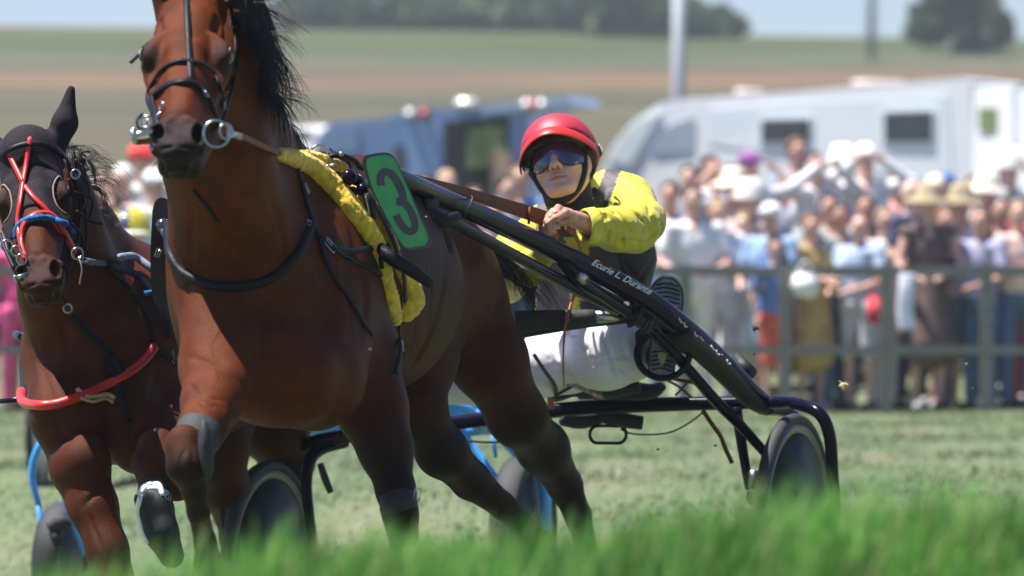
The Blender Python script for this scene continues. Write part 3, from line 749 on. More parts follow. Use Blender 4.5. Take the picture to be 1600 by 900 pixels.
mb = MB(); mb.tube([P(506, 262, 12.72), P(524, 257, 12.7)], .004, 8, 0, 1); mb.ball(P(533, 241, 12.72), .007); mb.ball(P(512, 260, 12.7), .006); mb.build("stud", [M_steel], sd)
wk = np.random.default_rng(3); mb = MB()
for _ in range(46):
    s_ = wk.choice([-1, 1]); a0 = h1(s_*wk.uniform(.005, .05), -.05-wk.uniform(0, .05), .36+wk.uniform(-.02, .05)); d_ = (h1.a*s_*wk.uniform(.1, 1)+h1.n*wk.uniform(.5, 1)+h1.u*wk.uniform(-.2, .6)).normalized()
    mb.tube([(*a0, .0006), (*(a0+d_*.02), .0005), (*(a0+d_*.04+Vector((0, 0, -.006))), .0002)], .0005, 3, 0, 2, False)
tag(mb.build("whiskers", [M_hair], HB), kind="stuff")
# ---------------------------------------------------------------- number plates
npl = thing("number_plate", "green number plate with a dark figure 3 at the side of the bay horse", "number plate", P(620, 315, 12.75))
def plateP(x, y, up=0): return P(x, y, 12.60+(x-566)*.0028-up)
out = [(566, 253), (569, 245), (578, 241), (600, 238), (611, 241), (619, 250), (634, 282), (655, 330), (672, 368), (674, 379), (668, 387), (652, 390), (638, 391), (628, 384), (612, 357), (592, 322), (575, 285)]
def slab(poly, fn, t0, t1, mb, mi=0):
    q = spline([(*p,) for p in poly+[poly[0]]], 4)[:-1]; n = len(q)
    v = [fn(x, y, t0) for x, y in q]+[fn(x, y, t1) for x, y in q]
    f = [tuple(range(n)), tuple(range(n, 2*n))[::-1]]+[(i, i+n, (i+1) % n+n, (i+1) % n) for i in range(n)]
    mb.add(v, f, mi)
cx, cy = 619, 315
mb = MB(); slab(out, plateP, 0, -.006, mb); mb.build("plate_border", [M_digit], npl, False)
ins = [(cx+(x-cx)*.90+(0), cy+(y-cy)*.945) for x, y in out]
mb = MB(); slab(ins, plateP, .0022, -.004, mb); mb.build("plate_face", [M_green], npl, False)
def glyph(path, w, fn, up, name, m, parent):
    q = spline(path, 7); T = np.gradient(q, axis=0); T /= np.linalg.norm(T, axis=1)[:, None]; N_ = np.stack([-T[:, 1], T[:, 0]], 1)
    a = q+N_*w/2; b = q-N_*w/2; n = len(q)
    v = [fn(*p, up) for p in a]+[fn(*p, up) for p in b]+[fn(*p, up-.003) for p in a]+[fn(*p, up-.003) for p in b]; f = []
    for i in range(n-1): f += [(i, i+1, n+i+1, n+i), (i, 2*n+i, 2*n+i+1, i+1), (n+i, n+i+1, 3*n+i+1, 3*n+i)]
    f += [(0, n, 3*n, 2*n), (n-1, 3*n-1, 4*n-1, 2*n-1)]
    return link(name, mesh(v, f, [m], False, name=name), parent)
glyph([(596, 290), (595, 278), (600, 269), (609, 270), (619, 281), (627, 297), (630, 308), (628, 315), (620, 316)], 11.5, plateP, .0048, "figure", M_digit, npl)
glyph([(620, 314), (630, 316), (640, 327), (647, 343), (648, 356), (642, 362), (633, 358), (625, 348), (619, 336)], 11.5, plateP, .0044, "figure", M_digit, npl)
np2 = thing("number_plate", "black number plate on the far side of the bay horse, edge towards us", "number plate", P(252, 395, 12.9))
mb = MB()
def p2(x, y, up=0): return P(x, y, 12.95+(x-236)*.009+up)
slab([(238, 330), (242, 316), (250, 309), (262, 312), (275, 330), (275, 465), (268, 482), (256, 484), (243, 474), (237, 455), (235, 400)], p2, 0, .012, mb); mb.build("plate_face", [M_black], np2, False)
mb = MB(); mb.ball(P(254, 352, 12.85), PX(11, 12.8)); mb.ball(P(262, 368, 12.84), PX(8, 12.8)); mb.build("knob", [mat('gunmetal', (.12, .12, .14), .22, metal=.8)], np2)
buckle(np2, BV1, 247, 395, 70, 14, 7, M_steel, 12.8, "clip", free=12.86)
# ---------------------------------------------------------------- boots of the bay
kb = thing("knee_boot", "grey padded knee boot on the lifted foreleg of the bay horse", "horse boot", P(300, 700, 11.9))
f = Field.box([*(P(250, 714, 11.9)-Vector((0, .12, 0)))], [*(P(345, 640, 12)+Vector((0, .15, 0)))], .004)
pc(f, [(318, 668, 12.02, 40), (300, 696, 11.94, 36)], .01)
f.apply([-9]*3, [9]*3, lambda X, Y, Z: (Z-P(0, 672, 11.95).z)*.9+(X-P(300, 0, 11.95).x)*.30+0*Y, .01, 'i')
f.apply([-9]*3, [9]*3, lambda X, Y, Z: -(Z-P(0, 690, 11.95).z)*.9-(X-P(300, 0, 11.95).x)*.6+0*Y, .01, 'i')
bc_ = sdf_obj(f, "boot_cuff", M_greyb, kb)
f = Field.box([*(P(295, 765, 11.8)-Vector((0, .1, 0)))], [*(P(345, 645, 12)+Vector((0, .1, 0)))], .004)
f.ell(P(322, 703, 11.86), (PX(12, 11.9), .035, PX(48, 11.9)), np.array(Matrix.Rotation(math.radians(-5), 3, 'Y')), .01); sdf_obj(f, "boot_flap", M_greyb, kb)
sb = thing("shin_boot", "dark rubber boot with a chrome buckle low on the right foreleg of the bay horse", "horse boot", P(640, 780, 12.4))
f = Field.box([*(P(590, 880, 12.3)-Vector((0, .12, 0)))], [*(P(690, 740, 12.5)+Vector((0, .15, 0)))], .004)
pc(f, [(622, 786, 12.48, 31), (634, 860, 12.5, 22)], .01); sdf_obj(f, "boot_shell", M_rubdark, sb)
buckle(sb, BV1, 652, 772, 80, 18, 9, M_steel, 12.4, free=12.36); 
# ---------------------------------------------------------------- reins of the bay
rn = thing("driving_reins", "long brown leather reins running from the bit of the bay horse to the driver's hand", "reins", P(700, 290, 13.5))
def rein(rows, name, m, parent, seg=8, t=.0025):
    """rows px,py,D,width px; the band stands on edge, its broad side to the front"""
    q = spline([(*P(a, b, d), PX(w, d)) for a, b, d, w in rows], seg); mb = MB(); c = q[:, :3]; T = np.gradient(c, axis=0); T /= np.linalg.norm(T, axis=1)[:, None]
    up = np.array([0, 0, 1.]); vs = []; fs = []; n = len(c)
    for i in range(n):
        b = up-T[i]*(up@T[i]); b /= np.linalg.norm(b); a = np.cross(T[i], b); h = q[i, 3]/2
        vs += [c[i]+b*h+a*t, c[i]+b*h-a*t, c[i]-b*h-a*t, c[i]-b*h+a*t]
    for i in range(n-1):
        for k in range(4): fs.append((i*4+k, i*4+(k+1) % 4, i*4+4+(k+1) % 4, i*4+4+k))
    fs += [(3, 2, 1, 0), (4*n-4, 4*n-3, 4*n-2, 4*n-1)]
    mb.add(vs, fs); return mb.build(name, [m], parent, False)
r1 = rein([(352, 205, 11.5, 8), (378, 213, 11.7, 9), (410, 228, 12.0, 9), (440, 240, 12.3, 8), (470, 244, 12.5, 8), (500, 241, 12.72, 9), (540, 252, 12.85, 10), (566, 262, 13.0, 9), (610, 264, 13.2, 7), (650, 277, 13.4, 8), (720, 297, 13.75, 12), (790, 320, 14.0, 18), (840, 337, 14.12, 23), (888, 358, 14.2, 26)], "rein", M_brown, rn)
mb = MB(); mb.strap([P(356, 208, 11.49), P(376, 214, 11.66)], [Vector((0, -1, 0))]*2, PX(11, 11.5), .004, 0, 1); mb.build("rein_buckle", [M_steel], r1)
mb = MB(); mb.tube([P(828, 323, 14.08), P(826, 350, 14.08)], .004, 6, 0, 1); mb.build("keeper", [M_brown], r1)
mb = MB(); mb.tube([P(375, 207, 11.66), P(374, 221, 11.66)], .004, 6, 0, 1); mb.build("keeper", [M_brown], r1)
rein([(310, 225, 12.55, 10), (390, 205, 12.82, 14), (425, 212, 12.9, 20), (447, 232, 12.95, 14), (490, 252, 13.0, 9), (560, 268, 13.3, 9), (640, 284, 13.75, 9), (720, 303, 14.05, 10), (800, 328, 14.3, 14), (862, 350, 14.35, 16)], "rein", M_brown, rn)
# ================================================================ RIVAL HORSE
HR = thing("hooded_horse", "dark bay trotter on the left wearing a black hood and red straps", "horse", P(250, 1120, 14.2))
h2 = Head(P(48, 287, 13.25), (.13, -.74, -.66), 4, .96)
EAR2 = {1: tuple(h2.local(np.array(P(111, 140, 13.45)))), -1: tuple(h2.local(np.array(P(-30, 205, 13.75))))}
f2 = wfield([P(-60, 330, 13.0), P(560, 1000, 16.8), P(60, 140, 13.3), P(140, 1060, 13.2)],
            (np.array([-1.42, 12.75, .95]), np.array([-1.05, 13.45, 1.6])), .0042, .0085, .28)
fw2 = Vector((-.26, -.965, 0)); R2 = axes_of(fw2)
f2.ell(P(190, 560, 14.05), (.235, .40, .30), R2, .06); f2.ell(P(300, 540, 14.8), (.26, .6, .28), R2, .08); f2.ell(P(430, 530, 15.7), (.25, .42, .27), R2, .1)
f2.cap(P(220, 445, 14.2), P(430, 470, 15.5), .09, .12, .1)
f2.cap(P(60, 330, 13.55), P(95, 460, 13.75), PX(52, 13.5), PX(62, 13.7), .05); f2.cap(P(95, 460, 13.75), P(125, 560, 13.9), PX(58, 13.7), PX(82, 13.9), .06)
f2.cap(P(70, 262, 13.65), P(130, 360, 13.9), PX(40, 13.5), PX(48, 13.8), .05); f2.cap(P(130, 360, 13.9), P(215, 460, 14.2), PX(45, 13.8), PX(60, 14.2), .07)
f2.cap(P(100, 300, 13.6), P(130, 430, 13.8), PX(45, 13.5), PX(58, 13.8), .07)
f2.cap(P(92, 560, 13.85), P(100, 650, 13.65), PX(52, 13.8), PX(55, 13.6), .05)
f2.cap(P(250, 540, 14.2), P(255, 660, 13.95), PX(75, 14.2), PX(60, 13.9), .06)
f2.ell(P(165, 640, 13.75), (.15, .12, .13), R2, .04)
f2.ell(P(133, 722, 13.56), (.072, .07, .075), None, .016); f2.ell(P(215, 690, 13.75), (.08, .08, .09), None, .03)
f2.cap(P(170, 560, 13.62), P(175, 700, 13.6), .010, .014, .035, 'd'); f2.cap(P(60, 690, 13.5), P(130, 790, 13.45), .004, .006, .02, 'd')
pc(f2, [(112, 660, 13.7, 56), (122, 730, 13.6, 42), (145, 790, 13.55, 37), (168, 860, 13.5, 31), (178, 905, 13.48, 30)], .03)
pc(f2, [(178, 905, 13.48, 30), (186, 945, 13.5, 19), (196, 1030, 13.6, 17), (200, 1060, 13.6, 21), (196, 1085, 13.5, 18)], .02)
# lifted foreleg, folded, and the hind legs
pc(f2, [(255, 650, 13.95, 62), (262, 710, 13.6, 46), (275, 750, 13.3, 34)], .04)
pc(f2, [(275, 745, 13.3, 30), (245, 700, 13.35, 30), (228, 725, 13.3, 22), (236, 762, 13.22, 18), (243, 790, 13.2, 22)], .015)
pc(f2, [(400, 560, 15.8, 90), (420, 650, 15.7, 62), (450, 720, 15.8, 38), (430, 800, 15.9, 24), (425, 880, 15.9, 18), (428, 920, 15.7, 22)], .05)
pc(f2, [(340, 600, 15.5, 80), (330, 700, 15.3, 55), (350, 760, 15.4, 36), (370, 840, 15.6, 22), (368, 905, 15.6, 18), (360, 950, 15.4, 22)], .05)
for p, r in ((P(197, 1090, 13.48), .048), (P(430, 935, 15.6), .046), (P(360, 965, 15.35), .046)): hoof(f2, p, r)
f2.ell(P(45, 240, 13.4), (.072, .10, .072), None, .04); add_head(f2, h2, ears=EAR2)
body2 = sdf_obj(f2, "body", M_coat, HR, coat(h2, .22, (.080, .021, .008), (.05, .018, .009), muzzle=.6, trunk_shade=(13.8, 14.5)), 2)
del f2
BV2 = bvh_of(body2)
carve(body2, BV2, [([(170, 520), (172, 600), (176, 690)], .012, .016), ([(60, 560), (80, 620), (100, 680), (150, 700)], .008, .012), ([(95, 480), (105, 540), (100, 600)], .007, .014), ([(60, 470), (66, 540), (60, 600)], -.005, .012), ([(170, 745), (150, 770), (130, 790)], .006, .008),
  ([(125, 770), (145, 820), (160, 860)], .005, .008), ([(230, 520), (240, 600), (235, 680)], .008, .014), ([(120, 600), (135, 640), (128, 690)], -.003, .005), ([(140, 790), (155, 830), (172, 870)], -.003, .005), ([(200, 560), (210, 620), (200, 680)], -.003, .005)], 13.8)
BV2 = bvh_of(body2)
eyeball(HR, h2, -1); eyeball(HR, h2, 1)
rr = [P(92, 235, 13.6), P(104, 262, 13.65), P(118, 310, 13.75), P(140, 350, 13.85), P(165, 395, 14.05)]
hairs("mane", HR, rr[:3], 130, lambda t: .20, .35, lambda t: (.8, -.15, .45), .0011, 12, .06, .2, 10, clump=13, fray=.014)
hairs("mane", HR, [P(100, 225, 13.6), P(112, 250, 13.62), P(124, 300, 13.7), P(140, 350, 13.85), P(160, 395, 14.0)], 1000, lambda t: .15, 1.3, lambda t: (.12, -.3, .0), .0015, 13, .05, .12, 9, fray=.010)
hairs("mane", HR, rr[2:], 60, lambda t: .14, .1, lambda t: (.9, -.1, .1), .0008, 14, .04, .12, 9, clump=10, fray=.012)
# ---- hood
hd = thing("hood", "black cloth hood with ear covers and eye holes on the head of the left horse", "horse hood", P(50, 260, 13.2))
ext = [h2(0, 0, 0)]
lo = np.array(h2.O)-.42; hi = np.array(h2.O)+.42
g = Field(*[graded(lo[i], hi[i], lo[i]+.1, hi[i]-.1, .005, .012) for i in range(3)])
g.ell(P(45, 240, 13.4), (.079, .107, .079), None, .04); add_head(g, h2, .007, ears=EAR2, holes=False)
def cutp(nl, d):
    """keep the side of local plane nl.p < d"""
    n = np.array(h2.R @ np.array(nl)); O = np.array(h2.O)
    def fn(X, Y, Z): return (((X-O[0])*n[0]+(Y-O[1])*n[1]+(Z-O[2])*n[2])/h2.sc-d)
    g.apply([-99]*3, [99]*3, fn, .01, 'i')
cutp((0, .55, .84), .085)
for s in (-1, 1): g.ell(h2(s*.098, -.05, .012), (.040, .06, .060), h2.R, .006, 'd')
sdf_obj(g, "hood_cloth", M_hood, hd, None, 2)
BH = bvh_of(hd.children[0])
for s in (-1, 1):
    q = []
    for i in range(25):
        t = 2*math.pi*i/24; p0 = h2(s*(.087), -.05+.044*math.cos(t)*1.05, .012+.057*math.sin(t)*1.05); r = BH.find_nearest(p0); q.append(r[0]+r[1]*.001)
    mb = MB(); mb.tube(q, .0028, 6, 0, 1, False); mb.build("piping", [M_trim], hd)
both2 = bvh_of(body2, hd.children[0])
# ---- bridle
b2 = thing("bridle", "bridle of red straps and black leather over the hood of the left horse", "bridle", P(60, 330, 13.1))
straplay("red_strap", b2, both2, [(2, 208), (18, 245), (35, 285), (52, 310), (72, 332), (90, 357), (104, 378), (112, 400)], 7.5, M_red, D=13.1, off=.006, t=.004)
straplay("red_strap", b2, both2, [(52, 188), (46, 220), (42, 255), (38, 285), (34, 320), (32, 350), (36, 380)], 7.5, M_red, D=13.1, off=.009, t=.004)
straplay("red_noseband", b2, both2, [(41, 408), (38, 378), (42, 352), (58, 338), (76, 338), (94, 355), (104, 378), (112, 395)], 8, M_red, D=13.1, off=.010, t=.005)
straplay("browband", b2, both2, [(-6, 248), (12, 238), (32, 229), (55, 226), (78, 231), (95, 243), (106, 262)], 9, M_leather, D=13.1, off=.009)
q, nn = lay(both2, [(28, 374), (32, 356), (44, 347), (62, 343), (80, 345), (98, 352), (114, 358)], .008, 13.1)
mb = MB(); mb.tube(q, PX(5.5, 13.1), 10, 0, 8); o = mb.build("fleece_noseband", [M_bluewool], b2)
for v in o.data.vertices: v.co += Vector((math.sin(v.co.x*900), math.cos(v.co.z*800), math.sin(v.co.z*1100+v.co.x*400)))*.0014
for pts in ([(100, 255), (116, 285), (120, 320), (118, 360), (115, 400)], [(108, 250), (124, 300), (130, 350), (127, 400)]):
    straplay("cheekpiece", b2, both2, pts, 8, M_leather, D=13.2, off=.012)
mb = MB(); mb.strap([P(0, 365, 13.1), P(8, 390, 13.05), P(22, 420, 13.0)], [Vector((0, -1, 0))]*3, .01, .003); mb.build("cheekpiece", [M_leather], b2)
mb = MB(); mb.tube([P(22, 435, 12.85), P(43, 428, 12.86)], .0055, 10, 0, 1); mb.tube([P(23, 430, 12.85), P(25, 441, 12.85)], .006, 8, 0, 1)
bt = mb.build("bit", [M_steel], b2)
for a_ in ((11, 384, 12.98, 9), (26, 392, 12.96, 8), (34, 405, 12.95, 8), (121, 396, 13.0, 9), (118, 272, 13.15, 7), (106, 482, 13.2, 7)):
    mb = MB(); mb.ring(P(*a_[:3]), (.3, -1, 0), PX(a_[3], 13), .0027); mb.build("ring", [M_steel], bt)
mb = MB(); mb.tube([P(96, 462, 13.2), P(104, 476, 13.22), P(112, 492, 13.4)], .004, 6, 0, 3); mb.build("chin_strap", [M_leather], b2)
mb = MB(); mb.tube([P(122, 400, 13.0), P(128, 420, 12.98), P(124, 444, 12.98)], .0028, 6, 0, 5); mb.build("shank", [M_steel], bt)
for k, (x0, y0, x1, y1, x2, y2) in enumerate([(112, 262, 138, 290, 132, 330), (116, 300, 144, 312, 138, 345), (120, 330, 140, 345, 160, 350), (112, 350, 128, 372, 124, 410), (108, 280, 118, 330, 122, 380)]):
    mb = MB(); mb.tube([P(x0, y0, 13.25), P(x1, y1, 13.3), P(x2, y2, 13.3)], .004, 7, 0, 6); mb.build("loose_strap", [M_leather], b2)
# ---- red breast collar
c2 = thing("breast_collar", "bright red breast collar on the chest of the hooded horse on the left", "collar", P(140, 615, 13.6))
tubelay("collar_strap", c2, BV2, [(33, 612, 13.9), (36, 628, 13.75), (60, 634), (90, 632), (122, 621), (155, 607), (190, 590), (220, 566), (240, 542)], 8, M_red, .004, 13.6, 8, 12)
tubelay("twine", c2, BV2, [(118, 612), (130, 622), (150, 622), (165, 618), (182, 624)], 4, mat("straw_twine", (.5, .36, .2), .9, bump=.5), .012, 13.6, 4, 6)
tubelay("twine", c2, BV2, [(122, 624), (140, 630), (162, 624), (180, 630)], 3, bpy.data.materials["straw_twine"], .012, 13.6, 4, 6)
straplay("chest_strap", c2, BV2, [(112, 492), (135, 520), (160, 545), (178, 562), (186, 592), (190, 625), (200, 660)], 12, M_leather, D=13.7, off=.006)
straplay("chest_strap", c2, BV2, [(240, 545), (256, 552), (272, 562), (290, 575)], 11, M_leather, D=13.9, off=.006)
straplay("neck_strap", c2, BV2, [(160, 410), (190, 440), (215, 470), (232, 505), (240, 545)], 8, M_leather, D=13.9, off=.005)
tubelay("strap_knot", c2, BV2, [(170, 560), (180, 566), (186, 580), (178, 592)], 9, M_leather, .008, 13.6, 5)
buckle(c2, BV2, 267, 558, -35, 18, 11, M_steel, 13.9)
# ---- saddle of the hooded horse, shaft tips and reins
s2 = thing("harness_saddle", "black harness saddle with pale blue strap behind the hooded horse's withers", "saddle", P(230, 430, 14.2))
straplay("saddle_strap", s2, BV2, [(165, 412), (200, 428), (230, 452), (250, 490), (262, 530)], 16, M_leather, D=14.1, off=.010)
q, nn = lay(BV2, [(172, 402), (200, 414), (228, 432), (255, 455)], .03, 14.1)
mb = MB(); mb.tube(q, .011, 8, 0, 5); mb.build("pad_roll", [mat("blue_grey_pad", (.2, .24, .32), .7, bump=.3)], s2)
q, nn = lay(BV2, [(222, 462), (235, 460), (250, 458)], .01, 14.1); mb = MB(); mb.tube(q, .008, 8, 0, 4); mb.build("blue_tassel", [M_bluewool], s2)
mb = MB(); mb.ball(P(148, 398, 13.9), .01); mb.ring(P(152, 400, 13.9), (.3, -1, 0), .011, .003); mb.ball(P(165, 408, 13.9), .008); mb.build("rein_ring", [M_steel], s2)
rn2 = thing("driving_reins", "dark reins drawn back from the hooded horse's bit over its withers", "reins", P(180, 412, 13.8))
rein([(120, 405, 13.0, 9), (140, 409, 13.3, 9), (175, 413, 13.8, 9), (215, 418, 14.3, 9), (250, 420, 14.8, 9), (300, 424, 15.4, 9), (420, 430, 16.4, 9)], "rein", M_leather, rn2)
mb = MB(); mb.strap([P(124, 405, 13.05), P(146, 410, 13.33)], [Vector((0, -1, 0))]*2, PX(11, 13), .004, 0, 1); mb.build("rein_buckle", [M_steel], rn2)
# ---- bell boot on the lifted hoof
bb = thing("hoof_boot", "black rubber hoof boot with a white rim on the lifted hoof at lower left", "horse boot", P(245, 800, 13.1))
f = Field.box([*(P(190, 900, 13.0)-Vector((0, .15, 0)))], [*(P(300, 730, 13.3)+Vector((0, .1, 0)))], .0042)
pc(f, [(238, 770, 13.18, 24), (243, 795, 13.14, 28), (252, 832, 13.12, 27), (268, 868, 13.12, 20)], .012); f.cap(P(222, 780, 13.1), P(240, 845, 13.08), .022, .012, .02)
o = sdf_obj(f, "boot_shell", M_rubdark, bb); bvb = bvh_of(o)
tubelay("white_rim", bb, bvb, [(262, 772), (245, 764), (228, 766), (219, 778), (216, 800), (221, 825), (232, 848)], 4.2, M_whiteb, .001, 13.1, 6, 8)
tubelay("white_band", bb, bvb, [(218, 772), (228, 760), (246, 758), (262, 764)], 5.5, M_whiteb, .001, 13.1, 6, 8)
buckle(bb, bvb, 268, 770, 60, 14, 10, M_steel, 13.1)
# ================================================================ SULKIES
def axle_dir(deg): a = math.radians(deg); return Vector((math.cos(a), -math.sin(a), 0))
def wheel(parent, c, ax, R=.32, outer=1, rimc=None, discm=None, w=.021):
    """tyre, rim and smoked disc covers, hub; ax = axle direction"""
    root = MB(); t = w
    prof = [(R-.030, -t*.75), (R-.016, -t), (R-.005, -t*.72), (R, 0), (R-.005, t*.72), (R-.016, t), (R-.030, t*.75), (R-.034, 0)]
    root.lathe(c, ax, prof, 56); ty = root.build("tyre", [M_rubber], parent)
    m = MB(); m.lathe(c, ax, [(R-.058, -t*.62), (R-.031, -t*.70), (R-.031, t*.70), (R-.058, t*.62)], 56); m.lathe(c, ax, [(R-.044, -t*.80), (R-.038, -t*.80), (R-.038, t*.80), (R-.044, t*.80)], 56)
    m.build("rim", [rimc or M_rim], parent)
    for s in (-1, 1):
        m = MB(); m.lathe(c, ax, [(R-.056, s*t*.55), (.05, s*t*1.25), (.03, s*t*1.5), (.03, s*t*.2), (R-.058, s*t*.3)], 56, 0); m.build("wheel_disc", [discm or M_disc], parent)
    m = MB(); m.tube([c-ax*.05, c+ax*.05], .016, 14, 0, 1); m.build("hub", [M_steel], parent)
    u = Vector((0, 0, 1)); 
    m = MB(); m.tube([c+ax*(s_*t*1.6)+u*(R*.62) + Vector((-.03,0,0)) for s_ in (1, )]+[c+ax*(t*1.45)+u*(R*.78)+Vector((-.032, 0, 0))], .006, 6, 0, 1); m.build("valve", [M_whiteb], parent)
SU = thing("racing_sulky", "black lacquered racing sulky drawn by the number three horse, lettering along its shaft", "sulky", P(835, 960, 15.3))
axm = axle_dir(22)
cR = P(1240, 817, 15.03); cL = P(420, 884, 15.56)
for c in (cR, cL):
    w_ = bpy.data.objects.new("wheel", None); COL.objects.link(w_); w_.parent = SU; w_.location = c-SU.location
    wheel(w_, c, axm, .33)
T3 = lambda rows, name, m=M_gloss, sides=14, n=6, par=SU, **k: (lambda mb: mb.build(name, [m], par))(MB().tube([(*P(a, b, d), PX(r, d)) for a, b, d, r in rows], .01, sides, 0, n, **k))
# near shaft
shaft = T3([(578, 262, 12.95, 8), (605, 270, 13.05, 14), (640, 286, 13.2, 15.5), (700, 313, 13.5, 15.5), (800, 359, 13.9, 16), (900, 408, 14.2, 17), (1000, 462, 14.45, 18), (1060, 506, 14.6, 18), (1120, 560, 14.78, 18), (1165, 606, 14.9, 17), (1196, 634, 15.0, 16)], "shaft", sides=20)
T3([(1062, 520, 14.60, 20), (1120, 571, 14.78, 21), (1170, 622, 14.92, 18), (1192, 640, 14.98, 12)], "shaft_sleeve", M_rubdark, flat_=.7)
T3([(655, 318, 13.32, 8), (690, 336, 13.42, 9.5), (760, 375, 13.7, 9.5), (860, 430, 14.1, 10), (950, 476, 14.4, 11), (1000, 500, 14.55, 10), (1060, 560, 14.7, 9), (1120, 628, 14.85, 9), (1160, 668, 14.92, 8.5), (1210, 726, 14.98, 7), (1246, 778, 14.98, 5)], "brace")
T3([(868, 398, 14.12, 9), (905, 438, 14.2, 10), (950, 468, 14.35, 9), (985, 490, 14.45, 9)], "bracket")
T3([(906, 432, 14.1, 7), (912, 436, 14.16, 9)], "bolt", M_steel, n=1)
for x, y, r in ((978, 484, 15), (992, 496, 16), (1012, 508, 14)):
    mb = MB(); mb.ring(P(x, y, 14.46), (.8, .25, -.55), PX(r, 14.4), .006, 0, 24, 8); mb.build("clamp", [M_greyb], SU)
T3([(976, 483, 14.46, 13), (1014, 509, 14.56, 13)], "joint_wrap", M_rubdark, n=1)
for x, y, d in ((727, 325, 13.55),):
    mb = MB(); mb.ring(P(x, y, d), (.8, .25, -.45), PX(21, d), .003, 0, 24, 8); mb.build("band", [M_rubdark], SU)
T3([(664, 318, 13.3, 9), (680, 318, 13.34, 9)], "nut", M_greyb, n=1, sides=6)
T3([(655, 325, 13.3, 8), (690, 345, 13.35, 12), (715, 338, 13.4, 8)], "strap_knot", M_leather)
# mud plate between shaft and brace
def spanel(poly, D0, D1, x0, x1, name, m, par, th=.008):
    mb = MB(); fn = lambda x, y, up: P(x, y, D0+(x-x0)/(x1-x0)*(D1-D0)+up); slab(poly, fn, 0, th, mb); return mb.build(name, [m], par, False)
spanel([(990, 494), (1005, 472), (1060, 502), (1110, 547), (1160, 602), (1150, 612), (1131, 587), (1104, 565), (1077, 556), (1040, 540)], 14.57, 15.0, 990, 1160, "mud_plate", M_rubdark, SU)
# crossbar with its bends round both wheels
T3([(412, 884, 15.66, 6), (428, 840, 15.74, 7), (437, 762, 15.75, 8), (436, 728, 15.75, 9), (452, 704, 15.72, 10), (484, 692, 15.68, 10), (530, 683, 15.6, 11), (700, 662, 15.4, 11.5), (870, 641, 15.25, 12), (1000, 633, 15.15, 12), (1200, 629, 14.97, 10), (1245, 631, 14.88, 10), (1280, 646, 14.8, 10), (1296, 680, 14.8, 10), (1301, 740, 14.82, 9.5), (1304, 795, 14.85, 9), (1290, 822, 14.9, 8), (1258, 822, 14.96, 7)], "crossbar", sides=18, n=8)
T3([(540, 690, 15.45, 10), (505, 700, 15.4, 10), (484, 720, 15.35, 10), (479, 760, 15.32, 9), (484, 810, 15.35, 8), (488, 850, 15.4, 7), (470, 880, 15.46, 7), (436, 886, 15.5, 6)], "wheel_fork", sides=14)
T3([(1196, 640, 15.12, 9), (1225, 643, 15.22, 9), (1248, 660, 15.26, 9), (1262, 700, 15.28, 8), (1256, 780, 15.2, 7), (1238, 816, 15.1, 6)], "wheel_fork", sides=14)
T3([(1150, 636, 15.0, 9), (1160, 700, 15.0, 8), (1171, 765, 15.0, 7)], "stay")
T3([(1178, 735, 14.98, 8), (1177, 762, 14.98, 8)], "stay_end", M_steel, n=1); mb = MB(); mb.ball(P(1177, 775, 14.98), (PX(11, 15), PX(11, 15), PX(16, 15))); mb.build("bell", [M_rubdark], SU)
T3([(338, 716, 15.4, 6), (372, 762, 15.5, 7), (402, 806, 15.55, 5)], "stay"); T3([(345, 735, 15.3, 3), (355, 790, 15.35, 3), (368, 845, 15.4, 3)], "stay", M_purple)
T3([(334, 735, 15.3, 3), (344, 790, 15.35, 3), (350, 845, 15.4, 3)], "stay", M_greyb)
# far shaft along the other flank of the horse
T3([(262, 352, 12.95, 10), (300, 392, 13.3, 17), (380, 470, 14.0, 17), (470, 560, 14.8, 16), (540, 650, 15.35, 15), (560, 684, 15.5, 14)], "shaft")
T3([(527, 690, 15.35, 9), (545, 678, 15.3, 12), (560, 690, 15.4, 9)], "clamp", M_rubdark)
# seat and what hangs under it
mb = MB(); mb.tube([(*P(868, 618, 15.3), .03), (*P(900, 606, 15.2), .045), (*P(960, 608, 15.1), .05), (*P(1012, 612, 15.05), .04), (*P(1034, 604, 15.02), .022)], .04, 16, 0, 6, flat_=.62); mb.build("seat", [M_black], SU)
mb = MB(); mb.tube([(*P(905, 614, 15.02), PX(11, 15)), (*P(950, 611, 14.98), PX(13, 15)), (*P(1000, 605, 14.96), PX(10, 15))], .02, 12, 0, 5, flat_=.9); mb.build("seat_pad", [M_greyb], SU)
T3([(880, 658, 15.2, 10), (910, 660, 15.15, 13), (948, 653, 15.15, 8)], "seat_clamp", M_rubdark, flat_=.8); T3([(935, 652, 15.15, 8), (968, 656, 15.1, 13), (1004, 661, 15.1, 12)], "footbar_end", M_rubdark, flat_=.9)
q = []
for i in range(33):
    t = 2*math.pi*i/32; x = math.cos(t); y = math.sin(t); q.append(P(950+(16 if x > 0 else -16)+12.5*x, 679+13.5*y, 15.1))
mb = MB(); mb.tube(q, PX(2.6, 15.1), 8, 0, 1, False, True); mb.build("lever_ring", [M_gloss], SU)
T3([(970, 670, 15.1, 2.5), (985, 677, 15.1, 1.6), (1010, 679, 15.1, 1.5), (1045, 676, 15.1, 1.5), (1075, 662, 15.05, 1.5), (1100, 643, 15.0, 1.5)], "cable", M_rubdark, sides=6)
T3([(680, 676, 15.3, 1.8), (700, 684, 15.3, 2), (745, 690, 15.3, 2.2), (790, 690, 15.3, 2.2), (815, 684, 15.3, 2.5)], "cable", M_greyb, sides=6); T3([(814, 668, 15.25, 2), (816, 684, 15.25, 2.5)], "cable", M_rubdark, sides=6, n=1)
T3([(566, 706, 15.3, 2), (585, 716, 15.3, 2), (596, 722, 15.3, 2)], "cable", M_rubdark, sides=6)
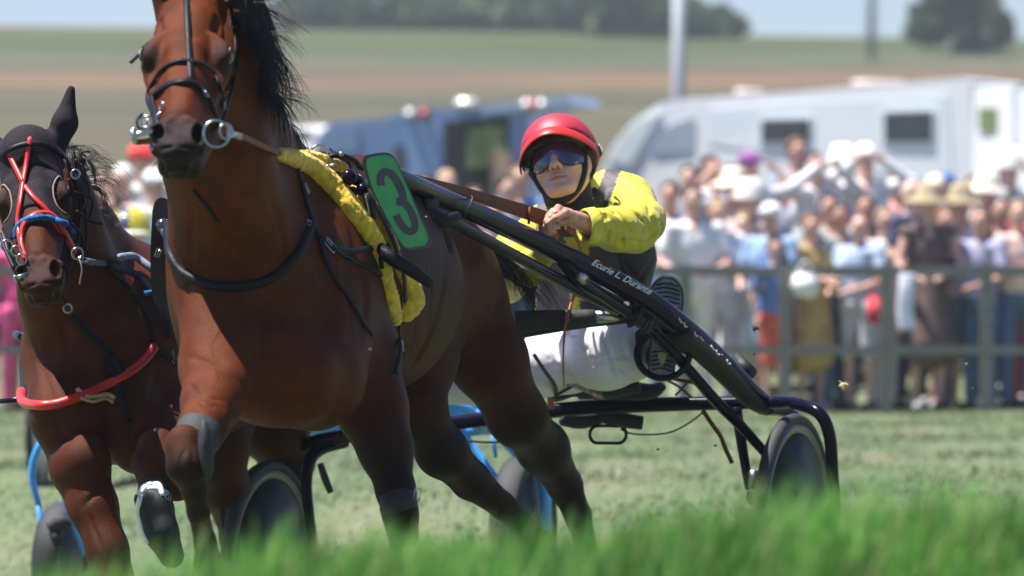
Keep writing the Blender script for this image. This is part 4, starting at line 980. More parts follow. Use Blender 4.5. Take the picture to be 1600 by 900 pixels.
T3([(1150, 560, 15.05, 11), (1172, 585, 15.0, 13)], "foot_roll", M_rubdark, n=1)
T3([(500, 724, 15.2, 5), (508, 748, 15.2, 6), (517, 770, 15.2, 5)], "hanging_peg", M_rubdark)
T3([(1055, 618, 15.0, 2), (1072, 600, 15.0, 2), (1092, 582, 15.0, 2)], "cable", M_rubdark, sides=6)
# grey sleeved bar left of the driver
T3([(806, 505, 14.45, 20), (850, 500, 14.45, 16), (930, 496, 14.45, 13)], "bar_sleeve", M_greyb); T3([(925, 496, 14.45, 11), (985, 493, 14.5, 6)], "bar", M_steel, n=1); T3([(815, 512, 14.5, 17), (900, 505, 14.5, 10), (985, 498, 14.5, 7)], "bar_strap", M_rubdark)
# stirrup hoop for the driver's boot
q = [P(1036+41*math.cos(t), 553+38*math.sin(t), 14.70) for t in np.linspace(0, 2*math.pi, 41)]
mb = MB(); mb.tube(q, PX(5.5, 14.5), 10, 0, 1, False, True, 1.6); mb.build("stirrup_hoop", [M_gloss], SU)
spanel([(992, 520), (1002, 512), (1030, 508), (1018, 525), (1004, 545), (1003, 572), (994, 560)], 14.70, 14.70, 990, 1030, "stirrup_plate", M_rubdark, SU)
# straps
for i, (rows, m, w) in enumerate([([(1098, 641), (1112, 662), (1126, 682), (1133, 700), (1144, 724)], M_brown, 7), ([(1038, 588), (1062, 594), (1085, 598), (1104, 606)], M_brown, 6), ([(1035, 590), (1060, 604), (1082, 622)], M_brown, 4), ([(915, 590), (926, 602), (936, 624)], M_tan, 16), ([(838, 535), (848, 560), (856, 600), (862, 640)], M_tan, 9)]):
    mb = MB(); mb.strap([P(x, y, 14.93) for x, y in rows], [Vector((.1, -1, .1))]*len(rows), PX(w, 15), .003); mb.build("tie_strap", [m], SU)
T3([(872, 596, 14.9, 3), (905, 606, 14.9, 3.2), (942, 622, 14.9, 3)], "twisted_cord", M_twist, sides=8)
T3([(835, 555, 14.6, 3), (850, 578, 14.7, 3), (868, 606, 14.85, 3.5), (862, 625, 15, 3)], "cord", M_rubdark, sides=8)
T3([(868, 618, 14.9, 2.5), (893, 604, 14.9, 2.5), (914, 588, 14.9, 2.5)], "cord", M_rubdark, sides=8)
# lettering on the shaft
def script_text(body, x0, y0, x1, y1, size_px, D0, D1, name, m, parent, lift):
    cu = bpy.data.curves.new("lettering", 'FONT'); cu.body = body; cu.size = 1; cu.extrude = .02; cu.shear = .35; cu.offset = .012; cu.resolution_u = 3
    o = bpy.data.objects.new("tmp", cu); COL.objects.link(o); bpy.context.view_layer.update(); dg = bpy.context.evaluated_depsgraph_get()
    me = bpy.data.meshes.new_from_object(o.evaluated_get(dg)); bpy.data.objects.remove(o)
    xs_ = [v.co.x for v in me.vertices]; a = min(xs_); b = max(xs_); L = math.hypot(x1-x0, y1-y0); dx, dy = (x1-x0)/L, (y1-y0)/L
    for v in me.vertices:
        t = (v.co.x-a)/(b-a)*L; h = v.co.y*size_px; px = x0+dx*t+dy*h*1.0; py = y0+dy*t-dx*h; D = D0+(D1-D0)*t/L
        c = P(px, py, D); back = Vector((0, lift-(v.co.z)*.05, 0)); v.co = c+back
    me.materials.clear(); me.materials.append(m); return link(name, me, parent)
script_text("Ecurie L. Durante", 924, 413, 1016, 461, 15, 14.10, 14.34, "lettering", M_text, shaft, 0)
for i_ in range(11):
    x = 1052+i_*8.4; y = 489+i_*7.2+.02*(i_-5)**2; D_ = 14.40+i_*.027
    mb = MB(); mb.strap([P(x, y, D_), P(x+(4.5 if i_ % 2 else 2), y+(7 if i_ % 3 else 4), D_), P(x+6, y+6.5, D_)], [Vector((0, -1, .3))]*3, PX(2.4, D_), .001, 0, 3); mb.build("pinstripe_mark", [M_text if i_ % 3 else M_purple], shaft)
# ---------------------------------------------------------------- blue sulky
SB = thing("racing_sulky", "bright blue sulky behind, its frame seen between the bay's hind legs and at lower left", "sulky", P(455, 900, 17.3))
def TB(rows, name, m=M_blue, sides=12, n=6, **k): return T3(rows, name, m, sides, n, SB, **k)
bR = P(818, 828, 17.0); bL = P(104, 880, 17.55); axb = axle_dir(17)
for c in (bR, bL):
    w_ = bpy.data.objects.new("wheel", None); COL.objects.link(w_); w_.parent = SB; w_.location = c-SB.location
    wheel(w_, c, axb, .255 if c is bR else .22, rimc=M_rim, discm=mat("grey_disc", (.07, .07, .072), .5, var=.5, vs=8) if c is bR else bpy.data.materials["grey_disc"], w=.05)
TB([(60, 790, 17.6, 5), (50, 740, 17.6, 6), (60, 700, 17.6, 6), (85, 680, 17.6, 7), (140, 672, 17.55, 8), (500, 672, 17.3, 9), (690, 676, 17.1, 9), (790, 668, 17.05, 9), (815, 678, 17.0, 9), (828, 700, 17.0, 9), (842, 730, 16.95, 10), (852, 770, 16.95, 9), (852, 830, 16.95, 8)], "crossbar", n=8)
TB([(60, 790, 17.6, 5), (72, 870, 17.6, 4)], "stay", n=1); TB([(92, 748, 17.4, 4), (108, 800, 17.4, 5), (132, 868, 17.4, 4)], "stay"); TB([(70, 806, 17.5, 4), (112, 804, 17.45, 5)], "stay", n=1)
TB([(700, 640, 17.0, 6), (740, 700, 16.95, 6), (790, 770, 16.9, 6), (812, 820, 16.9, 5)], "brace"); TB([(712, 680, 17.1, 5), (730, 730, 17.0, 4)], "brace", n=1); TB([(745, 640, 17.1, 10), (790, 690, 17.05, 14), (810, 716, 17.0, 8)], "fork_plate", flat_=.5); TB([(770, 680, 17.2, 4), (775, 715, 17.2, 3)], "brace", n=1)
TB([(360, 520, 15.9, 9), (480, 560, 16.4, 9), (640, 610, 16.8, 9), (760, 672, 17.05, 9)], "shaft"); TB([(100, 470, 15.5, 8), (70, 560, 16.5, 8), (80, 680, 17.5, 8)], "shaft")
TB([(690, 625, 16.9, 7), (730, 640, 16.9, 8), (760, 668, 17.0, 7)], "seat_rail"); TB([(715, 622, 17.0, 10), (760, 636, 17.0, 10), (800, 668, 17.0, 8)], "seat_rail")
mb = MB(); mb.tube([(*P(380, 640, 17.4), .04), (*P(450, 632, 17.4), .055), (*P(520, 640, 17.4), .04)], .05, 14, 0, 4, flat_=.5); mb.build("seat", [M_black], SB)
TB([(745, 715, 17, 3), (752, 735, 17, 3), (760, 755, 17, 2)], "cable", M_rubdark, sides=6)
TB([(76, 826, 17.3, 9), (96, 816, 17.3, 12), (108, 826, 17.3, 8)], "brake", M_greyb); TB([(84, 830, 17.3, 9), (92, 852, 17.3, 8)], "brake", M_rubdark, n=1)
mb = MB(); mb.tube([(*P(24, 522, 15.2), .011), (*P(34, 526, 15.1), .014), (*P(42, 522, 15.1), .010)], .01, 10); mb.build("shaft_tip", [M_gloss], SB); mb = MB(); mb.tube([P(40, 524, 15.0), P(36, 560, 14.8), P(38, 600, 14.3), P(34, 626, 14.0)], .012, 8, 0, 5, flat_=.5); mb.build("shaft_tug", [M_leather], SB)
TB([(-30, 630, 14.2, 4), (32, 624, 13.95, 4)], "side_pole", M_gloss, n=1)
# ================================================================ DRIVER OF NUMBER THREE
SKIN = (.70, .42, .33)
DR = thing("person", "driver in red helmet, mirrored goggles and yellow and charcoal jacket leaning back in the sulky", "driver", P(900, 620, 15.1))
class Frame:
    def __init__(s, O, f, roll, sc=1):
        """f: direction the face looks; u up; a to picture right when facing us"""
        s.O = Vector(O); s.f = Vector(f).normalized(); a = s.f.cross(Vector((0, 0, 1))).normalized()*1
        if a.x < 0: a = -a
        u = Vector((0, 0, 1)); u = (u-s.f*u.dot(s.f)).normalized()
        q = Quaternion(s.f, math.radians(roll)); s.a = q @ a; s.u = q @ u; s.sc = sc; s.R = np.array([list(s.a), list(s.f), list(s.u)]).T
    def __call__(s, a, f, u): return s.O+(s.a*a+s.f*f+s.u*u)*s.sc
    def local(s, co): return ((co-np.array(s.O))/s.sc) @ s.R
def face_sdf(f, h, fat=0):
    k = h.sc; E = lambda c, r, kk=.02, op='u': f.ell(h(*c), [(x+fat)*k for x in r], h.R, kk*k, op); C = lambda a, b, ra, rb, kk=.012, op='u': f.cap(h(*a), h(*b), (ra+fat)*k, (rb+fat)*k, kk*k, op)
    E((0, -.015, .035), (.074, .092, .088)); E((0, .022, -.045), (.060, .062, .058), .03); E((0, .066, -.090), (.024, .020, .018), .025)
    for s in (-1, 1):
        E((s*.040, .045, -.022), (.026, .034, .030), .02); C((s*.052, .0, -.045), (s*.022, .06, -.090), .022, .018, .03)
        E((s*.030, .083, .012), (.018, .010, .010), .01, 'd'); E((s*.076, -.005, -.005), (.012, .020, .032), .01)
        E((s*.012, .092, -.030), (.0085, .010, .008), .006)
    C((0, .082, .018), (0, .103, -.022), .009, .0115, .014); E((0, .106, -.026), (.0115, .010, .0095), .008)
    C((-.036, .070, .034), (0, .085, .030), .010, .011, .012); C((0, .085, .030), (.036, .070, .034), .011, .010, .012)
    C((-.018, .081, -.0555), (0, .0905, -.0535), .0036, .0042, .008); C((0, .0895, -.0535), (.018, .081, -.0555), .0042, .0036, .008)
    C((-.013, .080, -.0665), (.013, .080, -.0665), .0050, .0050, .008)
    C((-.024, .083, -.0605), (0, .0975, -.0600), .0026, .0030, .003, 'd'); C((0, .0960, -.0600), (.024, .083, -.0605), .0030, .0026, .003, 'd')
    C((-.014, .086, -.078), (.014, .086, -.078), .004, .004, .008, 'd')
HD = Frame(P(876, 260, 14.62), (-.22, -.93, .27), -14, 1.03)
# sign of the roll: the eye line rises to picture right
if HD(1, 0, 0).z < HD(-1, 0, 0).z: HD = Frame(P(876, 260, 14.62), (-.22, -.93, .27), 14, 1.03)
def fieldat(h, r, d): lo = np.array(h.O)-r; hi = np.array(h.O)+r; return Field.box(lo, hi, d)
g = fieldat(HD, .19, .0024); face_sdf(g, HD)
g.cap(HD(0, -.02, -.06), HD(.02, -.05, -.17), .055, .058, .03)
def facecol(co):
    l = HD.local(co); c = np.tile(np.array(SKIN), (len(co), 1)); n = noise3(co, 60.)
    lips = (1-sstep(.6, 1.05, np.sqrt((l[:, 0]/.022)**2+((l[:, 2]+.061)/.0105)**2)))*(l[:, 1] > .06)
    c = mixv(c, lips*.5, (.48, .18, .15)); ck = np.exp(-(((np.abs(l[:, 0])-.04)/.022)**2+((l[:, 2]+.03)/.022)**2))*.22; c = mixv(c, ck, (.56, .24, .18))
    ml = (1-sstep(.5, 1.2, np.abs(l[:, 2]+.0603)/.0026))*(np.abs(l[:, 0]) < .026)*(l[:, 1] > .06); c = mixv(c, ml*.8, (.16, .05, .04)); nh = (1-sstep(.0035, .006, np.sqrt((np.abs(l[:, 0])-.0085)**2+(l[:, 2]+.0375)**2)))*(l[:, 1] > .085); c = mixv(c, nh*.85, (.10, .035, .03))
    nz = np.exp(-((l[:, 0]/.014)**2+((l[:, 2]+.028)/.014)**2))*.12*(l[:, 1] > .07); c = mixv(c, nz, (.55, .24, .18)); return c*(1+.05*n)[:, None]
head = sdf_obj(g, "head", M_skin, DR, facecol, 2)
# hood over hair, round the face
g = fieldat(HD, .21, .005)
g.ell(HD(0, -.03, .03), [x*HD.sc for x in (.083, .096, .095)], HD.R, .02); g.ell(HD(0, -.025, -.05), [x*HD.sc for x in (.071, .07, .07)], HD.R, .03); g.cap(HD(0, -.03, -.10), HD(.02, -.06, -.19), .066, .08, .03)
g.apply([-99]*3, [99]*3, lambda X, Y, Z: ((X-HD.O[0])*HD.f[0]+(Y-HD.O[1])*HD.f[1]+(Z-HD.O[2])*HD.f[2])/HD.sc-.022, .01, 'i')
bal = sdf_obj(g, "balaclava", M_black, DR, None, 1)
mb = MB(); q = [HD(x, y, u) for x, y, u in ((-.076, .035, .01), (-.070, .038, -.035), (-.050, .050, -.085), (-.020, .060, -.118), (.012, .062, -.120), (.048, .050, -.090), (.070, .035, -.04), (.077, .03, .01))]
mb.tube(q, .009, 10, 0, 6, flat_=1.2); mb.build("chin_strap", [M_black], bal)
# helmet
hel = bpy.data.objects.new("helmet", None); COL.objects.link(hel); hel.parent = DR; hel.location = HD(0, 0, .06)-DR.location
def shell(th, fn_mat, name, lowcut, grow=0):
    g = fieldat(HD, .24, .005); g.ell(HD(0, -.022, .052), [(x+grow)*HD.sc for x in (.108, .130, .108)], HD.R, .02)
    g.ell(HD(0, -.045, .02), [(x+grow)*HD.sc for x in (.100, .10, .10)], HD.R, .03)
    def cut(X, Y, Z):
        dx, dy, dz = X-HD.O[0], Y-HD.O[1], Z-HD.O[2]; f_ = (dx*HD.f[0]+dy*HD.f[1]+dz*HD.f[2])/HD.sc; u_ = (dx*HD.u[0]+dy*HD.u[1]+dz*HD.u[2])/HD.sc
        return -(u_-(lowcut+.42*np.clip(f_+.02, -.3, .09)))*.9
    g.apply([-99]*3, [99]*3, cut, .01, 'i')
    return sdf_obj(g, name, fn_mat, hel, None, 1)
hs_ = shell(0, M_helm, "helmet_cover", .034)
hl_ = shell(0, M_black, "helmet_lining", .002, -.006)
# peak
v = []; fcs = []; n1, n2 = 33, 5
for i in range(n1):
    t = math.radians(-82+164*i/(n1-1)); ext = .062*math.cos(t*.93)**.7
    for j in range(n2):
        k = j/(n2-1); ra = .108+ext*k*abs(math.sin(t))*.3+ext*k*.10; rf = .130-.004+ext*k
        u_ = .084-.016*k*k-.042*abs(math.sin(t))**2*1.0-.020*k+.006*math.sin(k*3.14)
        for s_ in (0, 1): v.append(HD(math.sin(t)*ra, -.024+math.cos(t)*rf, u_-.006*s_))
ix = lambda i, j, s_: (i*n2+j)*2+s_
for i in range(n1-1):
    for j in range(n2-1):
        fcs += [(ix(i, j, 0), ix(i, j+1, 0), ix(i+1, j+1, 0), ix(i+1, j, 0)), (ix(i, j, 1), ix(i+1, j, 1), ix(i+1, j+1, 1), ix(i, j+1, 1))]
    fcs.append((ix(i, n2-1, 0), ix(i, n2-1, 1), ix(i+1, n2-1, 1), ix(i+1, n2-1, 0)))
link("peak", mesh(v, fcs, [M_brim], True, name="peak"), hel)
mb = MB(); q = [HD(.004*0+math.sin(t)*.0, -.022+math.cos(t)*.1295, .052+math.sin(t)*.1055) for t in np.linspace(.1, 3.0, 22)]; mb.tube(q, .0012, 5, 0, 1); mb.build("seam", [M_helm], hel)
mb = MB(); mb.ball(HD(0, -.02, .158), (.009, .009, .006)); mb.build("button", [M_helm], hel)
mb = MB(); mb.tube([HD(math.sin(t)*.094, -.012+math.cos(t)*.106, .058-.004*abs(t)) for t in np.linspace(-1.45, 1.45, 15)], .0125, 12, 0, 3, flat_=1.3); mb.build('brow_pad', [M_black], hel)
# goggles: wrap-round lens
gg = bpy.data.objects.new("goggles", None); COL.objects.link(gg); gg.parent = DR; gg.location = HD(0, .09, .01)-DR.location
v = []; fcs = []; n1, n2 = 41, 7
for i in range(n1):
    t = math.radians(-74+148*i/(n1-1)); x = abs(t)
    top = .046-.006*x; bot = -.023+.026*math.exp(-(x/.16)**2)+.0-.010*math.exp(-((x-.55)/.3)**2)+.018*max(0, x-.9)
    for j in range(n2):
        k = j/(n2-1); u_ = bot+(top-bot)*k; bul = .006*math.sin(k*math.pi)
        for s_ in (0, 1): v.append(HD(math.sin(t)*(.083+bul-.003*s_), -.010+math.cos(t)*(.108+bul-.003*s_)-.004*k, u_))
for i in range(n1-1):
    for j in range(n2-1): fcs += [(ix(i, j, 0)*0+((i*n2+j)*2), ((i*n2+j+1)*2), (((i+1)*n2+j+1)*2), (((i+1)*n2+j)*2)), ((i*n2+j)*2+1, ((i+1)*n2+j)*2+1, ((i+1)*n2+j+1)*2+1, (i*n2+j+1)*2+1)]
link("lens", mesh(v, fcs, [M_lens], True, name="lens"), gg)
for j in (0, n2-1):
    mb = MB(); mb.tube([Vector(v[(i*n2+j)*2]) for i in range(n1)], .0026 if j else .002, 6, 0, 1); mb.build("frame", [M_black], gg)
for s_ in (-1, 1):
    q = [HD(s_*math.sin(t)*(.100+.006*k_), -.018+math.cos(t)*(.112+.014*k_), .020+.008*k_) for k_, t in enumerate(np.radians([60, 78, 95, 110, 130]))]
    nn = [(p-HD(0, -.02, .02)).normalized() for p in q]; mb = MB(); mb.strap(q, nn, .022, .003); so = mb.build("strap", [M_black], gg)
    if s_ == 1 and True:
        mb = MB()
        for a0, ln in ((82, 4), (90, 2), (94, 2), (98, 2), (102, 2), (106, 2)):
            t = math.radians(a0); t2 = math.radians(a0+ln); p0 = HD(math.sin(t)*.121, -.018+math.cos(t)*.14, .032); p1 = HD(math.sin(t2)*.121, -.018+math.cos(t2)*.14, .040 if ln == 4 else .037); mb.tube([p0, p1], .0012, 5, 0, 1)
        tag(mb.build("strap_mark", [M_text], so), kind="stuff")
mb = MB(); mb.ball(HD(-.088, .045, -.002), .009); mb.build("buckle", [M_steel], gg)
# ---------------------------------------------------------------- torso, arms (jacket)
JY = (.56, .48, .035); JC = (.055, .050, .062); JK = (.012, .012, .016)
g = Field.box([*(P(760, 520, 14.6)-Vector((.05, .75, .05)))], [*(P(1060, 235, 15.3)+Vector((.05, .2, 0)))], .0062)
def pj(pts, k, op='u'): pc(g, pts, k, op)
RT = np.array(Matrix.Rotation(math.radians(10), 3, 'Y'))
g.ell(P(930, 395, 14.98), (.185, .125, .16), RT, .05); g.ell(P(928, 468, 15.05), (.175, .13, .15), None, .06); g.ell(P(918, 520, 15.08), (.17, .13, .09), None, .05)
pj([(862, 345, 14.9, 32), (905, 318, 14.88, 30), (955, 306, 14.88, 36), (985, 318, 14.86, 38)], .05)
g.cap(P(915, 325, 14.85), P(905, 300, 14.75), .07, .062, .03)                       # collar
pj([(982, 312, 14.84, 38), (1000, 345, 14.66, 37)], .03); pj([(1000, 345, 14.66, 37), (992, 356, 14.5, 38), (962, 358, 14.36, 34), (928, 352, 14.24, 27)], .02)
pj([(850, 352, 14.88, 32), (808, 392, 14.75, 35), (790, 436, 14.62, 36)], .03); pj([(790, 436, 14.62, 36), (825, 420, 14.46, 27), (850, 395, 14.36, 20)], .02)
# folds
rg = np.random.default_rng(5)
for (a, b, r) in [((955, 330, 14.28), (975, 385, 14.32), .005), ((940, 325, 14.22), (955, 388, 14.25), .005), ((985, 318, 14.35), (1020, 372, 14.45), .004), ((1000, 385, 14.42), (1035, 350, 14.5), .005), ((960, 372, 14.24), (1000, 398, 14.4), .005),
                  ((880, 380, 14.78), (905, 460, 14.82), .006), ((930, 410, 14.78), (990, 440, 14.82), .006), ((960, 450, 14.82), (1020, 420, 14.86), .006), ((800, 400, 14.5), (830, 440, 14.45), .005), ((815, 385, 14.55), (838, 412, 14.45), .004), ((900, 440, 14.8), (960, 490, 14.85), .006)]:
    g.cap(P(*a), P(*b), r, r*.6, .022, 'd')
g.cap(P(905, 352, 14.14), P(922, 352, 14.24), PX(22, 14.2), PX(22, 14.2), .004, 'd')    # cuff opening
def jcol(co):
    px = 800+co[:, 0]*F/co[:, 1]; py = HY-(co[:, 2]-CAMZ)*F/co[:, 1]; c = np.tile(np.array(JY), (len(co), 1)); D = co[:, 1]
    armR = (D < 14.60) & (px > 900) | ((D < 14.9) & (px > 968) & (py < 396) & (px > 968+(py-300)*.0))
    armL = (px < 838) | ((D < 14.5) & (px < 870))
    body = ~(armR | armL)
    x0 = px-(py-400)*-.10
    cen = body & (px > 838) & (px < 878+(py-330)*.10) & (py > 300)        # charcoal panel left of the chest
    c[cen] = JC
    mid = body & (py > 386) & (px > 919); c[mid] = JC
    rt = body & (py > 386-(px-1000)*.0) & (px > 965+(py-400)*.25); c[rt] = JK
    st = (py < 400) & (px > 949-(py-272)*.35-6) & (px < 968-(py-272)*.38) & (py < 330) & (D > 14.62); c[st] = JC
    low = body & (py > 470); c[low & (px > 905)] = JC; c[low & (px <= 838+10)] = JC
    return c
M_jack = mat("jacket_cloth", (1, 1, 1), .62, var=.05, vs=9, bump=.5, bs=32, attr="col", sheen=.1)
def crinkle(V):
    d = noise3(V, 26., 2.)*.0035+noise3(V, 60., 5.)*.0016; c = V.mean(0); u = V-np.array([c[0], c[1], 0]); u[:, 2] = 0; u /= np.linalg.norm(u, axis=1)[:, None]+1e-6
    d = d+(1-np.abs(noise3(V, 15., 7.)))**5*.005*np.sign(noise3(V, 5., 1.)); return V+u*d[:, None]
jk = sdf_obj(g, "jacket", M_jack, DR, jcol, 1, crinkle)
BJ = bvh_of(jk)
carve(jk, BJ, [([(932, 322), (944, 342), (946, 376)], 0.0091, .006), ([(948, 328), (962, 350), (958, 384)], 0.0078, .006), ([(966, 332), (985, 358), (1000, 386)], 0.0091, .008), ([(998, 300), (1014, 330), (1026, 365)], 0.0078, .008), ([(965, 352), (998, 362), (1028, 354)], 0.0078, .007),
  ([(942, 384), (985, 376), (1018, 386)], 0.0078, .007), ([(938, 326), (952, 345), (952, 380)], -0.0065, .005), ([(958, 330), (974, 354), (978, 386)], -0.0065, .006), ([(980, 322), (1004, 346), (1014, 378)], -0.0078, .008), ([(955, 292), (985, 288), (1010, 302)], 0.0065, .008), ([(948, 310), (980, 300), (1010, 318)], 0.0052, .007),
  ([(925, 395), (945, 420), (940, 460)], 0.0078, .008), ([(960, 400), (990, 430), (1010, 470)], 0.0078, .010), ([(1020, 400), (1000, 440), (1005, 480)], 0.0065, .009), ([(800, 395), (815, 415), (812, 440)], 0.0078, .007), ([(820, 385), (835, 400), (840, 420)], 0.0078, .007), ([(785, 415), (800, 430), (822, 436)], 0.0065, .006), ([(845, 330), (860, 350), (870, 380)], 0.0065, .008), ([(880, 365), (895, 390), (893, 430)], 0.0078, .007)], 14.6)
mb = MB(); mb.tube([(*P(868, 322, 14.72), .014), (*P(890, 332, 14.68), .016), (*P(915, 322, 14.68), .016), (*P(932, 300, 14.72), .014)], .015, 10, 0, 6, flat_=1.6); mb.build("collar", [M_black], jk)
mb = MB(); mb.box(P(921, 312, 14.60), (.02, .004, .02), Matrix.Rotation(.4, 3, 'Y')); mb.build("collar_badge", [mat("badge", (.8, .5, .02), .5)], jk)
mb = MB(); r_ = PX(26, 14.2); mb.lathe(P(918, 353, 14.21), (1, .55, .05), [(r_, -.012), (r_+.003, -.006), (r_+.006, .02), (r_+.002, .024), (r_-.004, -.010)], 36); mb.build("cuff", [mat("cuff_cloth", (.60, .58, .06), .7, bump=.4, bs=80)], jk)
# ---------------------------------------------------------------- hands
def hand(name, wrist, kn, fdir, curl, thumb, r=.0088, parent=DR, col=SKIN):
    """kn: list of four knuckle points; curl: list of bends given as direction vectors"""
    allp = [wrist]+kn; lo = np.min([list(p) for p in allp], 0)-.11; hi = np.max([list(p) for p in allp], 0)+.11; f = Field.box(lo, hi, .0021)
    for i, p in enumerate(kn):
        f.cap(wrist+(p-wrist)*.25, p, .0135, .0108, .012)
        q = p; L_ = (.040, .026, .021) if i in (1, 2) else ((.037, .024, .020) if i == 0 else (.031, .020, .018)); rr = r*(1.05 if i < 3 else .9)
        for j, (d, l) in enumerate(zip(curl, L_)):
            d = Vector(d).normalized(); q2 = q+d*l; f.cap(q, q2, rr*(1-.07*j)*1.08, rr*(1-.09*(j+1)), .0035); q = q2
    q = wrist+(kn[0]-wrist)*.30
    for p, ra, rb in thumb: f.cap(q, p, ra, rb, .008); q = p
    return f
W1 = P(900, 343, 14.16); K = [P(868, 329, 14.03), P(863, 336, 14.05), P(861, 345, 14.08), P(862, 353, 14.12)]
K = [P(872, 325, 14.09), P(864, 331, 14.07), P(858, 338, 14.06), P(855, 347, 14.06)]
f = hand("hand", W1, K, None, [(-.15, -.85, -.35), (.25, .2, -1.0), (.75, .65, -.2)], [(P(884, 332, 14.06), .013, .012), (P(868, 341, 13.99), .011, .0098), (P(856, 349, 13.99), .0098, .0082)])
f.cap(W1, P(930, 356, 14.28), .024, .031, .02); f.ell(P(884, 339, 14.12), (.030, .026, .022), None, .014)
def handcol(co): n = noise3(co, 120.); return np.tile(np.array((.55, .26, .185)), (len(co), 1))*(1+.10*n)[:, None]
hnd = sdf_obj(f, "hand", M_skin, DR, handcol, 1)
W2 = P(846, 385, 14.34); K2 = [P(862, 366, 14.27), P(856, 364, 14.26), P(850, 362, 14.25), P(844, 363, 14.25)]
f = hand("hand", W2, K2, None, [(.1, -.5, .8), (.2, -.7, -.1), (.1, .5, -.8)], [(P(865, 376, 14.26), .012, .011), (P(868, 362, 14.22), .0105, .0095), (P(864, 352, 14.2), .009, .0078)])
f.cap(W2, P(838, 402, 14.42), .022, .028, .02); sdf_obj(f, "hand", M_skin, DR, handcol, 1)
# ---------------------------------------------------------------- legs and boots
g = Field.box([*(P(640, 660, 14.2)-Vector((.05, .1, .0)))], [*(P(1060, 470, 15.3)+Vector((.05, .15, .03)))], .0065)
g.ell(P(905, 545, 15.08), (.17, .15, .11), None, .05)
pj([(905, 552, 15.0, 54), (945, 552, 14.85, 54), (982, 548, 14.92, 47)], .04); pj([(982, 548, 14.92, 47), (1000, 552, 15.0, 36), (1026, 556, 14.98, 24)], .02)
pj([(880, 562, 15.0, 54), (800, 588, 14.85, 44), (760, 602, 14.75, 34)], .04); pj([(760, 602, 14.75, 34), (700, 604, 14.65, 26), (660, 600, 14.55, 22)], .02)
for (a, b, r) in [((975, 512, 14.5), (965, 590, 14.5), .006), ((990, 508, 14.5), (992, 590, 14.46), .004), ((940, 570, 14.62), (1000, 590, 14.5), .006), ((925, 520, 14.7), (960, 590, 14.62), .005), ((860, 600, 14.8), (960, 575, 14.6), .005), ((1000, 530, 14.42), (1003, 575, 14.42), .004), ((870, 520, 14.7), (940, 540, 14.62), .005), ((900, 575, 14.66), (950, 570, 14.6), .008), ((950, 570, 14.56), (985, 588, 14.5), .008), ((958, 505, 14.55), (950, 570, 14.5), .005), ((845, 545, 14.8), (900, 600, 14.75), .006)]:
    g.cap(P(*a), P(*b), r, r*.6, .022, 'd')
brc = sdf_obj(g, "breeches", M_breech, DR, None, 1, crinkle); BB_ = bvh_of(brc)
carve(brc, BB_, [([(948, 500), (944, 535), (954, 572), (962, 596)], 0.0165, .007), ([(976, 506), (970, 535), (984, 562)], 0.0135, .007), ([(990, 592), (962, 576), (905, 602)], 0.0195, .009), ([(925, 572), (958, 560), (992, 556)], 0.0105, .006), ([(868, 512), (900, 522), (950, 506)], 0.0090, .007), ([(846, 520), (868, 548), (880, 592)], 0.0135, .009),
  ([(1004, 530), (986, 550), (1000, 588)], 0.0120, .006), ([(890, 516), (915, 545), (925, 575)], 0.0090, .008), ([(858, 560), (900, 552), (940, 566)], 0.0090, .007), ([(958, 505), (954, 538), (966, 574)], -0.0120, .007), ([(985, 512), (980, 540), (994, 566)], -0.0090, .006), ([(700, 598), (730, 606), (760, 604)], 0.0090, .006), ([(840, 545), (870, 580), (900, 585)], -0.0090, .008)], 14.7)
